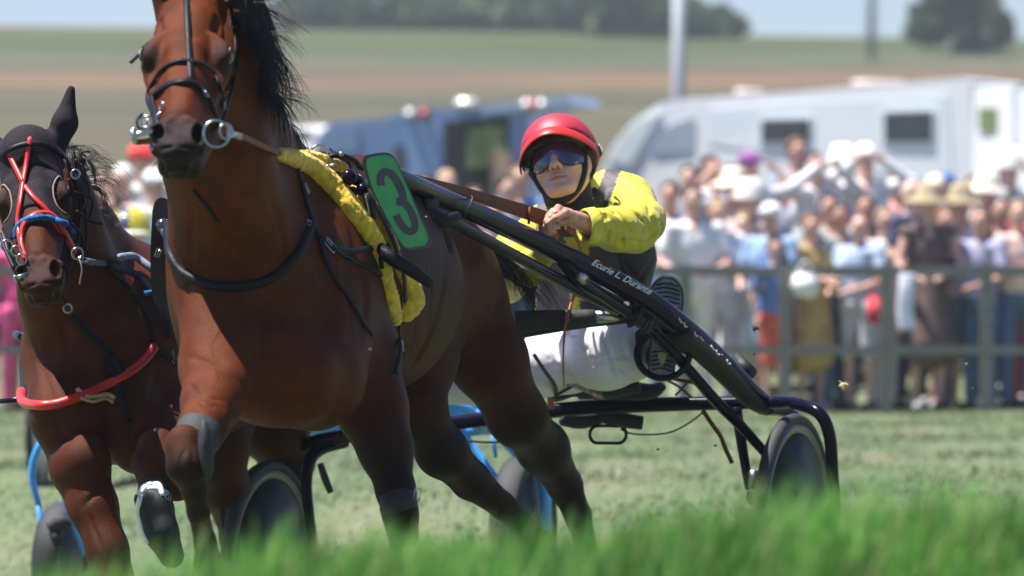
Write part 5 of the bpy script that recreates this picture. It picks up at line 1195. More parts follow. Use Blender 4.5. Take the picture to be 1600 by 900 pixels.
def boot(cx, cy, D, L, wd, tilt, name="boot"):
    """boot seen from the sole, toe up"""
    b = bpy.data.objects.new(name, None); COL.objects.link(b); b.parent = DR; b.location = P(cx, cy, D)-DR.location
    ct = math.cos(math.radians(tilt)); st_ = math.sin(math.radians(tilt))
    def Q(x, y, z): return P(cx, cy, D)+Vector((x*ct-y*st_*1.0, z, y*ct+x*st_))
    prof = [(-.150, .034), (-.12, .041), (-.08, .040), (-.03, .041), (.02, .046), (.07, .053), (.11, .049), (.137, .034), (.150, .013)]
    o = []
    for y, w in prof: o.append((w, y))
    left = [(-w, y) for y, w in prof][::-1]; poly = [(0, -.152)]+o+[(0, .149)]+left
    q = spline([(*p,) for p in poly+[poly[0]]], 4)[:-1]; n = len(q); mb = MB()
    v = [Q(x, y, 0) for x, y in q]+[Q(x*.97, y*.98, .014) for x, y in q]
    mb.add(v, [tuple(range(n)), tuple(range(n, 2*n))[::-1]]+[(i, i+n, (i+1) % n+n, (i+1) % n) for i in range(n)]); mb.build("sole", [M_sole], b, False)
    for i, y in enumerate([.125, .112, .099, .086, .073, .060, .047, .034, .021, .008, -.075, -.088, -.101, -.114, -.127]):
        w = np.interp(y, [p[0] for p in prof], [p[1] for p in prof])*.8; mb = MB(); mb.tube([Q(-w, y-.004, -.002), Q(0, y+.003, -.004), Q(w, y-.004, -.002)], .0028, 6, 0, 3); mb.build("tread_bar", [M_rubdark if i % 3 else M_greyb], b)
    mb = MB(); mb.tube([Q(x*.93, y*.95, -.001) for x, y in list(q)+[q[0]]], .0022, 6, 0, 1, False, True); mb.build("tread_edge", [M_rubdark], b)
    mb = MB(); slab([(-.013, -.088), (-.010, -.078), (.010, -.078), (.013, -.088), (.004, -.112), (-.003, -.112)], lambda x, y, up: Q(x, y, -.007+up), 0, .004, mb); mb.build("heel_emblem", [mat("green_emblem", (.45, .55, .28), .5)], b, False)
    f = Field.box([*(Q(0, 0, 0)-Vector((.12, .02, .2)))], [*(Q(0, 0, 0)+Vector((.12, .25, .2)))], .006)
    f.cap(Q(0, -.10, .05), Q(0, .02, .05), .036, .036, .02); f.cap(Q(0, .02, .045), Q(0, .10, .032), .038, .030, .02); f.cap(Q(0, -.10, .05), Q(-.01, -.07, .16), .040, .046, .03)
    sdf_obj(f, "boot_upper", M_black, b); return b
boot(1038, 510, 14.76, .3, .09, -4)
boot(640, 560, 14.35, .3, .09, 6)
# loose end of the reins hanging down the chest and lap
r4 = rein([(884, 352, 14.17, 14), (899, 368, 14.3, 9), (908, 395, 14.5, 9), (908, 430, 14.68, 9), (897, 462, 14.7, 9), (888, 490, 14.4, 8), (882, 520, 14.44, 8), (880, 560, 14.5, 8), (881, 600, 14.75, 9)], "rein_end", M_tan, rn)
# ================================================================ FENCE AND CROWD
M_rail = mat("galvanised_rail", (.25, .235, .215), .55, metal=.3, var=.15)
FD = 36.3
fe = thing("rail_fence", "grey metal rail fence with square posts between the track and the crowd", "fence", (0, FD, 0))
for k in range(-9, 20):
    x = P(1384+(k-8)*157, 430, FD).x
    mb = MB(); mb.box((x, FD, .52), (.09, .05, 1.12), None, 0, .006); mb.build("post", [M_rail], fe, False)
x0 = P(-1300, 0, FD).x; x1 = P(3130, 0, FD).x
for nm, z, h in (("rail", 1.03, .075), ("rail", .455, .06)):
    mb = MB(); mb.box(((x0+x1)/2, FD-.045, z), (x1-x0, .03, h), None, 0, .005); mb.build(nm, [M_rail], fe, False)
SK = [(.66, .40, .33), (.60, .33, .26), (.50, .26, .19), (.70, .45, .38)]
_cm = {}
def cmat(c, kind="shirt_cloth"):
    return flat(c, .85, kind)
def person(label, px, py, D, shirt, legs, skin=0, hair=(.03, .018, .012), hat=None, pose='down', sleeve='short', skirt=False, yaw=0., item=None, scale_h=None, name="person", group="spectators behind the rail fence"):
    g0 = float(tz((px-800)/F*D, D)); zc = CAMZ+(HY-py)/F*D; Hh = max(1.05, min(1.98, zc-g0+.12)); k = Hh/1.75
    x = (px-800)/F*D; R_ = thing(name, label, "person", (x, D, g0), group)
    if zc-g0+.12 > 1.99: R_.location.z = zc+.12-1.98
    base = Vector((x, D, R_.location.z)); yaw = random.Random(int(px*3+py)).uniform(-.75, .75); cy_, sy_ = math.cos(yaw), math.sin(yaw)
    def Q(a, b, c): return base+Vector((a*cy_-b*sy_, a*sy_+b*cy_, c))*k
    rg = random.Random(int(px*7+py)); s_ = SK[skin % 4]; w = rg.uniform(.93, 1.1)
    # joints
    sh = {s: Q(s*.185*w, .0, 1.42) for s in (-1, 1)}; j = {}
    for s in (-1, 1):
        p = pose
        if p == 'mixed': p = 'up' if s == 1 else 'rail'
        if p == 'down': e, h = Q(s*.235*w, .03, 1.14), Q(s*.225*w, -.05, .88)
        elif p == 'rail': e, h = Q(s*.26*w, -.06, 1.16), Q(s*(.02 if s > 0 else .16), -.27, 1.06)
        elif p == 'fold': e, h = Q(s*.25*w, -.05, 1.15), Q(-s*.09, -.20, 1.17)
        elif p == 'up': e, h = Q(s*.34, -.12, 1.46), Q(s*.10, -.17, 1.64)
        elif p == 'phone': e, h = Q(s*.22, -.16, 1.22), Q(s*.05, -.30, 1.45)
        j[s] = (e, h)
    lo = np.array(base)-np.array((.55, .5, .02)); hi = np.array(base)+np.array((.55, .5, Hh+.12)); near = .020
    def fld(): return Field.box(lo, hi, .022)
    f = fld(); C = lambda a, b, ra, rb, kk=.02: f.cap(a, b, ra*k, rb*k, kk)
    f.ell(Q(0, .01, 1.645), (.076*k, .094*k, .105*k), None, .02); C(Q(0, -.085, 1.64), Q(0, -.102, 1.625), .013, .013); C(Q(0, -.03, 1.57), Q(0, -.055, 1.555), .05, .035, .03)
    C(Q(0, .02, 1.6), Q(0, .02, 1.42), .055, .065); C(Q(0, .02, 1.38), Q(0, .02, .95), .11, .10)
    for s in (-1, 1):
        e, h = j[s]; C(sh[s], e, .043, .036); C(e, h, .036, .024); C(h, h+(h-e).normalized()*.085*k, .034, .018)
        f.ell(Q(s*.076, .01, 1.64), (.012*k, .02*k, .03*k), None, .01)
        C(Q(s*.09, 0, .9), Q(s*.10, -.01, .5), .075, .052); C(Q(s*.10, -.01, .5), Q(s*.105, .02, .1), .05, .033); C(Q(s*.105, .02, .06), Q(s*.115, -.13, .035), .034, .03)
    def col(co):
        c = np.tile(np.array(s_), (len(co), 1)); l = (co-np.array(base))/k
        lx = l[:, 0]*cy_+l[:, 1]*sy_; ly = -l[:, 0]*sy_+l[:, 1]*cy_
        for s in (-1, 1):
            e = np.sqrt(((lx-s*.03)/.020)**2+((l[:, 2]-1.665)/.014)**2); c = mixv(c, (1-sstep(.6, 1.3, e))*(ly < -.03)*.85, (.05, .03, .02))
        m = np.sqrt((lx/.03)**2+((l[:, 2]-1.585)/.010)**2); c = mixv(c, (1-sstep(.6, 1.4, m))*(ly < -.03)*.6, (.3, .09, .07)); return c
    sdf_obj(f, "body", M_skin, R_, col, 0)
    f = fld(); f.ell(Q(0, .01, 1.28), (.19*w*k, .115*k, .20*k), None, .05); f.ell(Q(0, .01, 1.05), (.165*w*k, .12*k, .20*k), None, .05); C(sh[-1], sh[1], .062, .062, .03)
    if skirt: C(Q(0, 0, 1.0), Q(0, 0, .55), .15, .23, .04)
    for s in (-1, 1):
        e, h = j[s]
        if sleeve == 'none': continue
        q = sh[s]+(e-sh[s])*(.6 if sleeve == 'short' else 1); C(sh[s], q, .062, .056, .02)
        if sleeve == 'long': C(e, e+(h-e)*.85, .052, .040, .02)
    sdf_obj(f, "dress" if skirt else "shirt", cmat(shirt), R_, None, 0)
    short = legs is not None and len(legs) > 3
    if not skirt:
        f = fld(); f.ell(Q(0, .01, .95), (.165*w*k, .12*k, .12*k), None, .03)
        for s in (-1, 1):
            C(Q(s*.09, 0, .92), Q(s*.10, -.01, .52), .092, .078 if short else .066)
            if not short: C(Q(s*.10, -.01, .52), Q(s*.105, .02, .1), .066, .056)
        sdf_obj(f, "trousers", cmat(legs[:3], "trouser_cloth"), R_, None, 0)
    for s in (-1, 1):
        mb = MB(); mb.tube([(*Q(s*.105, .04, .045), .045*k), (*Q(s*.112, -.06, .04), .046*k), (*Q(s*.116, -.16, .03), .034*k)], .04, 8, 0, 2, flat_=.8); mb.build("shoe", [cmat((.5, .5, .5) if rg.random() < .4 else (.05, .04, .04), "shoe_leather")], R_)
    if hair is not None:
        f = fld(); f.ell(Q(0, .03, 1.675), (.087*k, .092*k, .098*k), None, .02)
        if rg.random() < .4: C(Q(0, .07, 1.6), Q(0, .09, 1.42), .07, .05, .03)
        sdf_obj(f, "hair", cmat(hair, "hair"), R_, None, 0)
    if hat:
        kind, hc = hat; mb = MB(); c0 = Q(0, .01, 1.70)
        if kind == 'cap':
            mb.ball(Q(0, .015, 1.69), (.096*k, .108*k, .085*k), 0, 14); mb.ball(Q(0, -.12, 1.69), (.07*k, .085*k, .012*k), 0, 12)
        elif kind == 'straw':
            mb.lathe(c0, (0, -.15, 1), [(.02*k, .125*k), (.07*k, .12*k), (.09*k, .09*k), (.098*k, .02*k), (.19*k, -.012*k), (.192*k, -.02*k), (.09*k, .0)], 18)
        else:
            mb.lathe(c0, (0, -.15, 1), [(.02*k, .12*k), (.08*k, .11*k), (.10*k, .03*k), (.15*k, -.03*k), (.15*k, -.035*k), (.09*k, -.005)], 16)
        mb.build("hat", [cmat(hc, "hat_cloth")], R_)
    return R_
W_ = (.82, .82, .86); NAVY = (.045, .06, .14); LB = (.32, .48, .74); GR = (.30, .34, .36); DK = (.03, .03, .04); TAN = (.42, .34, .22); JEAN = (.10, .16, .28); PINK = (.72, .28, .33)
CAPW = ('cap', W_); STR = ('straw', (.46, .36, .23)); CRM = ('straw', (.80, .74, .62)); SUNH = ('sun', (.84, .82, .78))
PEO = [
 ("man in glasses and white shirt with cream trousers beside the driver's shoulder", 1083, 318, 36.9, W_, (.78, .76, .70), dict(hair=(.05, .03, .02), pose='rail')),
 ("person in a pale lilac top close to the driver's yellow sleeve", 1046, 310, 37.6, (.62, .58, .75), JEAN, dict(pose='rail', skin=1)),
 ("dark-haired person in white at the back, left of the purple cap", 1112, 268, 39.0, W_, DK, dict(hair=(.03, .02, .02), skin=1, pose='up')),
 ("bare-headed person in a grey-blue top behind the man in glasses", 1076, 284, 38.6, (.36, .40, .52), DK, dict(skin=0)),
 ("woman in a purple cap shading her eyes with a raised arm", 1172, 264, 38.6, (.50, .52, .62), TAN, dict(hat=('cap', (.30, .10, .32)), pose='mixed')),
 ("person under a cream straw hat in a peach top", 1148, 300, 38.0, (.80, .66, .60), TAN, dict(hat=CRM, skin=1)),
 ("person under a round white sun hat in the second row", 1170, 316, 37.6, (.55, .45, .45), JEAN, dict(hat=SUNH)),
 ("man in light blue shirt and pale shorts leaning on the rail, white cap", 1203, 345, 36.85, LB, (.45, .58, .78, 1), dict(hat=CAPW, skin=0, pose='rail')),
 ("child in coral red shorts and a blue top at the rail", 1212, 398, 36.7, (.16, .26, .62), (.85, .16, .10, 1), dict(pose='down', hair=(.1, .06, .03))),
 ("man with short hair and bare neck at the very back, before the camper wall", 1247, 240, 39.6, (.34, .42, .60), DK, dict(hair=(.12, .06, .04), skin=1)),
 ("broad man in a bright white t-shirt seen in front of the camper", 1272, 262, 38.4, W_, DK, dict(hair=(.03, .03, .06), sleeve='long', pose='up')),
 ("person in a cream sun hat between the broad man and the raised arms", 1315, 262, 39.0, (.66, .66, .80), JEAN, dict(hat=SUNH, skin=1)),
 ("woman with dark hair in a grey top near the second post", 1296, 330, 37.2, (.40, .46, .46), JEAN, dict(hair=(.03, .02, .015), pose='fold', skin=1)),
 ("person in a mustard and tan dress behind the white bag", 1268, 362, 36.9, (.48, .34, .14), TAN, dict(skirt=True, pose='fold', hair=(.2, .1, .05))),
 ("person in grey t-shirt and jeans left of the middle post", 1312, 345, 37.0, GR, JEAN, dict(pose='rail', skin=2)),
 ("man in white with white cap holding a camera up before the camper", 1352, 252, 38.6, W_, DK, dict(hat=CAPW, sleeve='long', pose='up')),
 ("person in a brown top under the cameraman's arms", 1352, 330, 37.9, (.34, .20, .16), DK, dict(skin=1, pose='fold')),
 ("man with shaved head in a navy t-shirt resting on the rail", 1424, 306, 37.4, (.07, .085, .17), NAVY, dict(hair=None, skin=3, pose='rail')),
 ("woman in straw hat and dark sleeveless dress with bare arms at the rail", 1450, 325, 36.85, (.16, .11, .11), DK, dict(hat=STR, skirt=True, sleeve='none', pose='rail', skin=0)),
 ("person in a long white tunic by the middle post", 1384, 352, 37.3, W_, (.72, .72, .82), dict(sleeve='long', pose='down', hair=(.3, .2, .12))),
 ("person in a blue cap in the back row beneath the camper's rear corner", 1478, 296, 39.0, (.12, .2, .42), DK, dict(hat=('cap', (.06, .16, .38)))),
 ("man in straw hat and white shirt to the right of the dark dress", 1502, 326, 37.3, (.70, .74, .86), JEAN, dict(hat=STR, sleeve='long', pose='down')),
 ("person with pink face under a cream hat, arm in pale sleeve raised", 1541, 308, 37.9, (.42, .46, .50), NAVY, dict(hat=CRM, skin=0)),
 ("dark-haired person in black behind the rail at the right", 1563, 335, 37.4, (.05, .05, .09), (.5, .05, .07), dict(hair=(.02, .02, .03), skin=1)),
 ("person waving a white hat high at the right edge", 1578, 268, 38.6, W_, TAN, dict(hat=SUNH, sleeve='long', pose='mixed')),
 ("person in a peach pink top at the right edge of the rail", 1592, 340, 36.9, (.82, .60, .56), JEAN, dict(skin=0, pose='fold', hair=(.3, .18, .1))),
 ("person in blue jeans and lilac shirt right of the third post", 1532, 352, 36.9, (.42, .42, .62), JEAN, dict(skin=1, pose='rail', hair=(.1, .06, .04))),
 ("person in red at the far right end of the crowd", 1620, 315, 37.5, (.6, .06, .10), DK, dict(hat=CAPW)),
 ("person in a white blouse with a tied-back plait in the third row", 1132, 292, 38.9, W_, DK, dict(hair=(.3, .18, .08), skin=3)),
 ("person in a pale blue checked top in the third row left of the second post", 1226, 300, 38.9, (.52, .62, .82), DK, dict(hair=(.4, .3, .2), skin=0)),
 ("grey-haired person in an off-white top in the third row", 1330, 300, 38.8, (.78, .76, .70), DK, dict(hair=(.5, .5, .5), skin=3, pose='fold')),
 ("person in a pink blouse in the third row behind the navy t-shirt", 1402, 296, 38.9, PINK, DK, dict(hair=(.2, .1, .05), skin=0)),
 ("person in a cream visor and white top behind the straw hats", 1462, 300, 38.5, W_, DK, dict(hat=('cap', (.8, .75, .6)), skin=1)),
 ("person in slate blue in the third row near the right edge", 1520, 300, 38.9, (.25, .32, .48), DK, dict(hair=(.05, .03, .02), skin=0)),
 ("person in a bright white shirt beside the man in glasses", 1122, 338, 37.0, W_, (.6, .6, .66), dict(hair=(.3, .2, .1), skin=0, pose='fold')),
 ("bald person in a pale blue polo left of the middle post", 1342, 362, 36.85, (.42, .54, .74), (.5, .5, .55, 1), dict(hair=None, skin=0, pose='rail')),
 ("person in a white dress just left of the first tall post", 1160, 358, 37.2, W_, W_, dict(skirt=True, hair=(.3, .2, .1), skin=3)),
 ("person in a lilac vest to the right of the straw hat and white shirt", 1478, 352, 37.1, (.6, .55, .74), (.3, .3, .36, 1), dict(skin=0, sleeve='none', hair=(.2, .1, .05))),
 # left of the picture
 ("person in a bright red cap and pale top at the left", 222, 252, 37.8, (.80, .84, .80), JEAN, dict(hat=('cap', (.75, .06, .06)))),
 ("white-haired person in a mauve top left of the red cap", 188, 285, 37.2, (.50, .36, .40), DK, dict(hair=(.75, .72, .72))),
 ("person in a pale green-white shirt beside the bay horse's muzzle", 244, 292, 37.0, (.66, .78, .72), TAN, dict(hat=CAPW, skin=1)),
 ("person in rose top behind the hooded horse's mane", 156, 290, 37.8, (.62, .38, .38), JEAN, dict(hair=(.08, .05, .04), skin=0)),
 ("person in dark red at the left behind the mane", 172, 330, 36.9, (.28, .10, .13), DK, dict(pose='rail', skin=1)),
 ("person in grey-mauve just right of the hooded horse's ear", 136, 325, 37.0, (.36, .32, .42), DK, dict(pose='rail')),
 ("person in strong pink top at the far left edge", 30, 372, 36.8, (.85, .10, .30), (.8, .12, .32), dict(hair=(.1, .06, .04), pose='down')),
 ("person in blue-grey shirt and black shorts at the far left edge", 6, 345, 36.9, (.40, .45, .62), (.05, .05, .08, 1), dict(skin=1)),
 # in the gap between the green plate and the driver
 ("person in a pink top seen above the shafts, left of the driver", 742, 318, 37.0, (.74, .50, .52), DK, dict(skin=0, pose='fold')),
 ("person in a lilac shirt seen just left of the driver's chin strap", 795, 300, 37.4, (.60, .58, .78), JEAN, dict(hat=None, skin=0)),
 ("person in blue right below the driver's brim at the left", 812, 285, 38.6, (.14, .30, .62), DK, dict(hair=(.2, .12, .08), skin=1)),
 ("fair person in peach at the back, above the reins", 700, 292, 38.4, (.74, .55, .48), DK, dict(hair=(.45, .3, .18))),
 ("person in dark clothes above the reins near the green plate", 662, 300, 37.4, (.16, .18, .26), DK, dict(skin=1)),
 ("person in pale grey between shafts and driver", 770, 345, 36.8, (.66, .66, .70), DK, dict(pose='rail')),
]
t0 = time.time()
for lb, px, py, D, sh_, lg, kw in PEO: person(lb, px, py, D, sh_, lg, **kw)
print("crowd", time.time()-t0)
# small things people hold or have hung on the rail
o = MB(); o.box(P(1258, 446, 36.15), (.20, .10, .17), Matrix.Rotation(.3, 3, 'Y'), 0, .03); o.tube([P(1243, 430, 36.15), P(1258, 408, 36.12), P(1272, 430, 36.15)], .008, 6)
tag(o.build("shoulder_bag", [cmat(W_, "bag_cloth")]), "white bag hanging on the rail in front of the mustard dress", "bag")
o = MB(); o.box(P(1369, 485, 36.5), (.13, .08, .20), None, 0, .02); o.tube([P(1361, 466, 36.5), P(1369, 430, 36.45), P(1377, 466, 36.5)], .006, 6)
tag(o.build("hand_bag", [cmat((.75, .06, .10), "bag_red")]), "red bag hanging behind the rail left of the middle post", "bag")
o = MB(); o.strap([P(1418, 428, 36.2), P(1417, 450, 36.18), P(1414, 485, 36.18), P(1417, 515, 36.18)], [Vector((0, -1, 0))]*4, .12, .012)
tag(o.build("towel", [cmat((.74, .74, .86), "towel_cloth")]), "long white towel hanging over the rail right of the middle post", "towel")
# ================================================================ VEHICLES BEHIND THE CROWD
M_vwhite = mat("white_van_paint", (.90, .92, .95), .3, var=.04, coat=.4); M_vblue = mat("blue_van_paint", (.15, .27, .48), .35, var=.08, coat=.4)
M_vgrey = mat("pale_panel", (.86, .92, .98), .4, var=.04); M_glass = mat("dark_window", (.03, .035, .045), .08, var=.2, coat=.5); M_wsc = mat("windscreen", (.40, .47, .55), .2, coat=1); M_redl = mat("red_light", (.6, .03, .03), .4)
def prism(pts, depth, name, m, par, off=0., bev=.0):
    """pts: (px,py,D) outline of the side that faces us; extruded backwards by depth, horizontally across the vehicle"""
    q = [P(*p) for p in pts]; e = (q[1]-q[0]); n = Vector((0, 1, 0))
    nrm = (q[1]-q[0]).cross(q[2]-q[0]).normalized(); nrm.z = 0; nrm.normalize()
    if nrm.y < 0: nrm = -nrm
    k = len(q); v = [p-nrm*off for p in q]+[p+nrm*depth for p in q]
    f = [tuple(range(k)), tuple(range(k, 2*k))[::-1]]+[(i, i+k, (i+1) % k+k, (i+1) % k) for i in range(k)]
    return link(name, mesh(v, f, [m], False, name=name), par)
cv = thing("camper_van", "long white camper van with sloping front and two dark side windows behind the crowd", "camper van", P(1230, 540, 75))
def Dc(x): return 78-(x-940)/580*3
CB = lambda pts: [(x, y, Dc(x)) for x, y in pts]
prism(CB([(940, 262), (962, 222), (990, 190), (1030, 162), (1075, 154), (1200, 146), (1350, 134), (1505, 122), (1516, 126), (1526, 300), (1528, 400), (1524, 470), (940, 440), (925, 350), (930, 290)]), 2.2, "cab_and_body", M_vwhite, cv)
prism(CB([(1108, 170), (1300, 158), (1480, 148), (1490, 290), (1300, 262), (1108, 224)]), 0, "side_panel", M_vgrey, cv, .02)
prism(CB([(1110, 226), (1300, 264), (1490, 292), (1495, 420), (1110, 400)]), 0, "skirt_panel", M_vgrey, cv, .02) if False else None
prism(CB([(1040, 200), (1084, 182), (1084, 236), (1018, 240)]), 0, "cab_window", M_wsc, cv, .03)
prism(CB([(952, 250), (975, 212), (1004, 186), (1034, 176), (1010, 214), (985, 258)]), 0, "windscreen", mat("pale_windscreen", (.80, .88, .88), .3, coat=1), cv, .05)
for x0_, y0_, x1_, y1_ in ((1192, 188, 1267, 222), (1384, 176, 1458, 222)):
    w = prism(CB([(x0_-5, y0_-5), (x1_+5, y0_-7), (x1_+5, y1_+4), (x0_-5, y1_+5)]), 0, "window_frame", M_vgrey, cv, .04)
    p_ = prism(CB([(x0_, y0_), (x1_, y0_-2), (x1_, y1_), (x0_, y1_)]), 0, "window", M_glass, cv, .06)
for x_, y_, r_ in ((1170, 146, .35), (1370, 132, .55)):
    mb = MB(); c_ = P(x_, y_, Dc(x_)+1); mb.box(c_, (r_*1.6, .8, .12), None, 0, .06); mb.build("roof_vent", [mat("pinkish_vent", (.42, .35, .36), .5) if x_ < 1300 else bpy.data.materials["pinkish_vent"]], cv)
for x_ in (1010, 1440):
    c_ = P(x_, 500, Dc(x_)); mb = MB(); mb.lathe(Vector((c_.x, c_.y, float(tz(c_.x, c_.y))+.33)), (.1, 1, 0), [(.33, -.1), (.33, .1), (.18, .12), (.18, -.12)], 24); mb.build("wheel", [M_rubber], cv)
tr = thing("horse_trailer", "white trailer with an open doorway at the right edge behind the crowd", "trailer", P(1570, 540, 69))
prism([(1522, 134, 69.5), (1582, 132, 68.8), (1584, 460, 68.8), (1522, 460, 69.5)], 2.2, "body", M_vwhite, tr); prism([(1535, 168, 69.4), (1562, 168, 69.1), (1563, 430, 69.1), (1537, 430, 69.4)], 0, "doorway", M_black, tr, .03); prism([(1534, 168, 69.4), (1562, 168, 69.1), (1562, 205, 69.1), (1534, 205, 69.4)], 0, "green_hay_net", mat("hay_green", (.18, .24, .10), .9), tr, .06)
tr2 = thing("horse_box", "white box trailer cut off by the right edge of the picture", "trailer", P(1620, 540, 68))
prism([(1590, 140, 68), (1720, 136, 66.5), (1720, 460, 66.5), (1592, 460, 68)], 2.2, "body", M_vwhite, tr2); prism([(1640, 180, 67.5), (1690, 180, 67), (1690, 215, 67), (1640, 215, 67.5)], 0, "window", M_glass, tr2, .03)
bv = thing("horse_lorry", "blue horse lorry with open side ramp and red and white roof lights", "lorry", P(690, 530, 76))
def Db(x): return 76.5-(x-480)/410*1.2
BB = lambda pts: [(x, y, Db(x)) for x, y in pts]
prism(BB([(486, 246), (500, 206), (520, 192), (600, 184), (640, 172), (760, 168), (826, 163), (830, 420), (486, 420)]), 2.3, "body", M_vblue, bv)
prism(BB([(493, 240), (510, 204), (560, 196), (560, 236)]), 0, "cab_window", mat("cab_glass_blue", (.16, .28, .46), .15, coat=.6), bv, .03)
prism(BB([(636, 196), (690, 190), (692, 400), (636, 400)]), 0, "pale_panel", mat("pale_blue_panel", (.22, .36, .60), .45), bv, .03)
prism(BB([(696, 190), (795, 182), (800, 400), (696, 400)]), 0, "open_side", M_black, bv, .03)
prism(BB([(732, 200), (790, 196), (792, 262), (732, 262)]), 0, "hay_net", bpy.data.materials["hay_green"], bv, .06)
prism(BB([(770, 240), (800, 238), (800, 330), (772, 330)]), 0, "inner_door", mat("door_wood", (.45, .30, .22), .6), bv, .09)
prism(BB([(616, 228), (632, 227), (632, 330), (618, 330)]), 0, "side_window", M_glass, bv, .05)
for x_, m_ in ((640, M_vwhite), (662, M_redl), (728, M_vwhite), (822, M_vwhite), (833, M_redl), (846, M_vwhite)):
    c_ = P(x_, 178 if x_ < 700 else (162 if x_ < 800 else 164), Db(x_)-.06); mb = MB(); mb.box(c_, (.14 if x_ != 728 else .34, .3, .15), None, 0, .04); mb.build("roof_light", [m_], bv)
prism(BB([(760, 165), (890, 151), (898, 164), (760, 178)]), 1.5, "roof_rack", mat("pale_blue_roof", (.35, .47, .66), .4), bv, .1)
for x_ in (540, 850):
    c_ = P(x_, 500, Db(x_)); mb = MB(); mb.lathe(Vector((c_.x, c_.y, float(tz(c_.x, c_.y))+.4)), (.1, 1, 0), [(.4, -.1), (.4, .1), (.2, .12), (.2, -.12)], 24); mb.build("wheel", [M_rubber], bv)
cr = thing("parked_car", "pale parked car half hidden by the bay horse's mane", "car", P(440, 300, 80))
prism([(395, 262, 82), (405, 238, 82), (425, 214, 81.8), (445, 198, 81.6), (490, 196, 81), (515, 214, 80.6), (530, 240, 80.4), (532, 300, 80.4), (396, 300, 82)], 1.7, "body", M_vwhite, cr)
prism([(428, 222, 81.8), (446, 206, 81.6), (486, 204, 81), (502, 220, 80.8)], 0, "window", M_glass, cr, .03)
for x_ in (420, 508): mb = MB(); c_ = P(x_, 298, 81.2-(x_-420)*.01); mb.lathe(c_, (.1, 1, 0), [(.3, -.1), (.3, .1), (.16, .12), (.16, -.12)], 20); mb.build("wheel", [M_rubber], cr)
# ================================================================ THIRD SULKY WITH ITS DRIVER, FAR BEHIND
s3 = thing("racing_sulky", "sulky with white wheel covers far behind, one white wheel at the far left edge", "sulky", P(200, 740, 26))
cA = P(62, 672, 24.6); cB = P(330, 672, 24.2)
for c in (cA, cB):
    w_ = bpy.data.objects.new("wheel", None); COL.objects.link(w_); w_.parent = s3; w_.location = c-s3.location
    wheel(w_, c, axle_dir(5), .30, discm=mat("white_disc", (.75, .75, .78), .4) if c is cA else bpy.data.materials["white_disc"])
T3([(50, 690, 24.4, 3), (48, 600, 24.4, 3), (60, 560, 24.5, 4), (200, 555, 24.5, 4), (320, 560, 24.3, 4), (345, 600, 24.2, 3), (345, 690, 24.2, 3)], "crossbar", M_vblue, par=s3)
T3([(80, 540, 22.5, 4), (90, 560, 24.5, 4)], "shaft", M_vblue, par=s3, n=1); T3([(300, 540, 22.5, 4), (290, 560, 24.5, 4)], "shaft", M_vblue, par=s3, n=1)
T3([(180, 545, 24.7, 12), (225, 545, 24.7, 12)], "seat", M_black, par=s3, n=1)
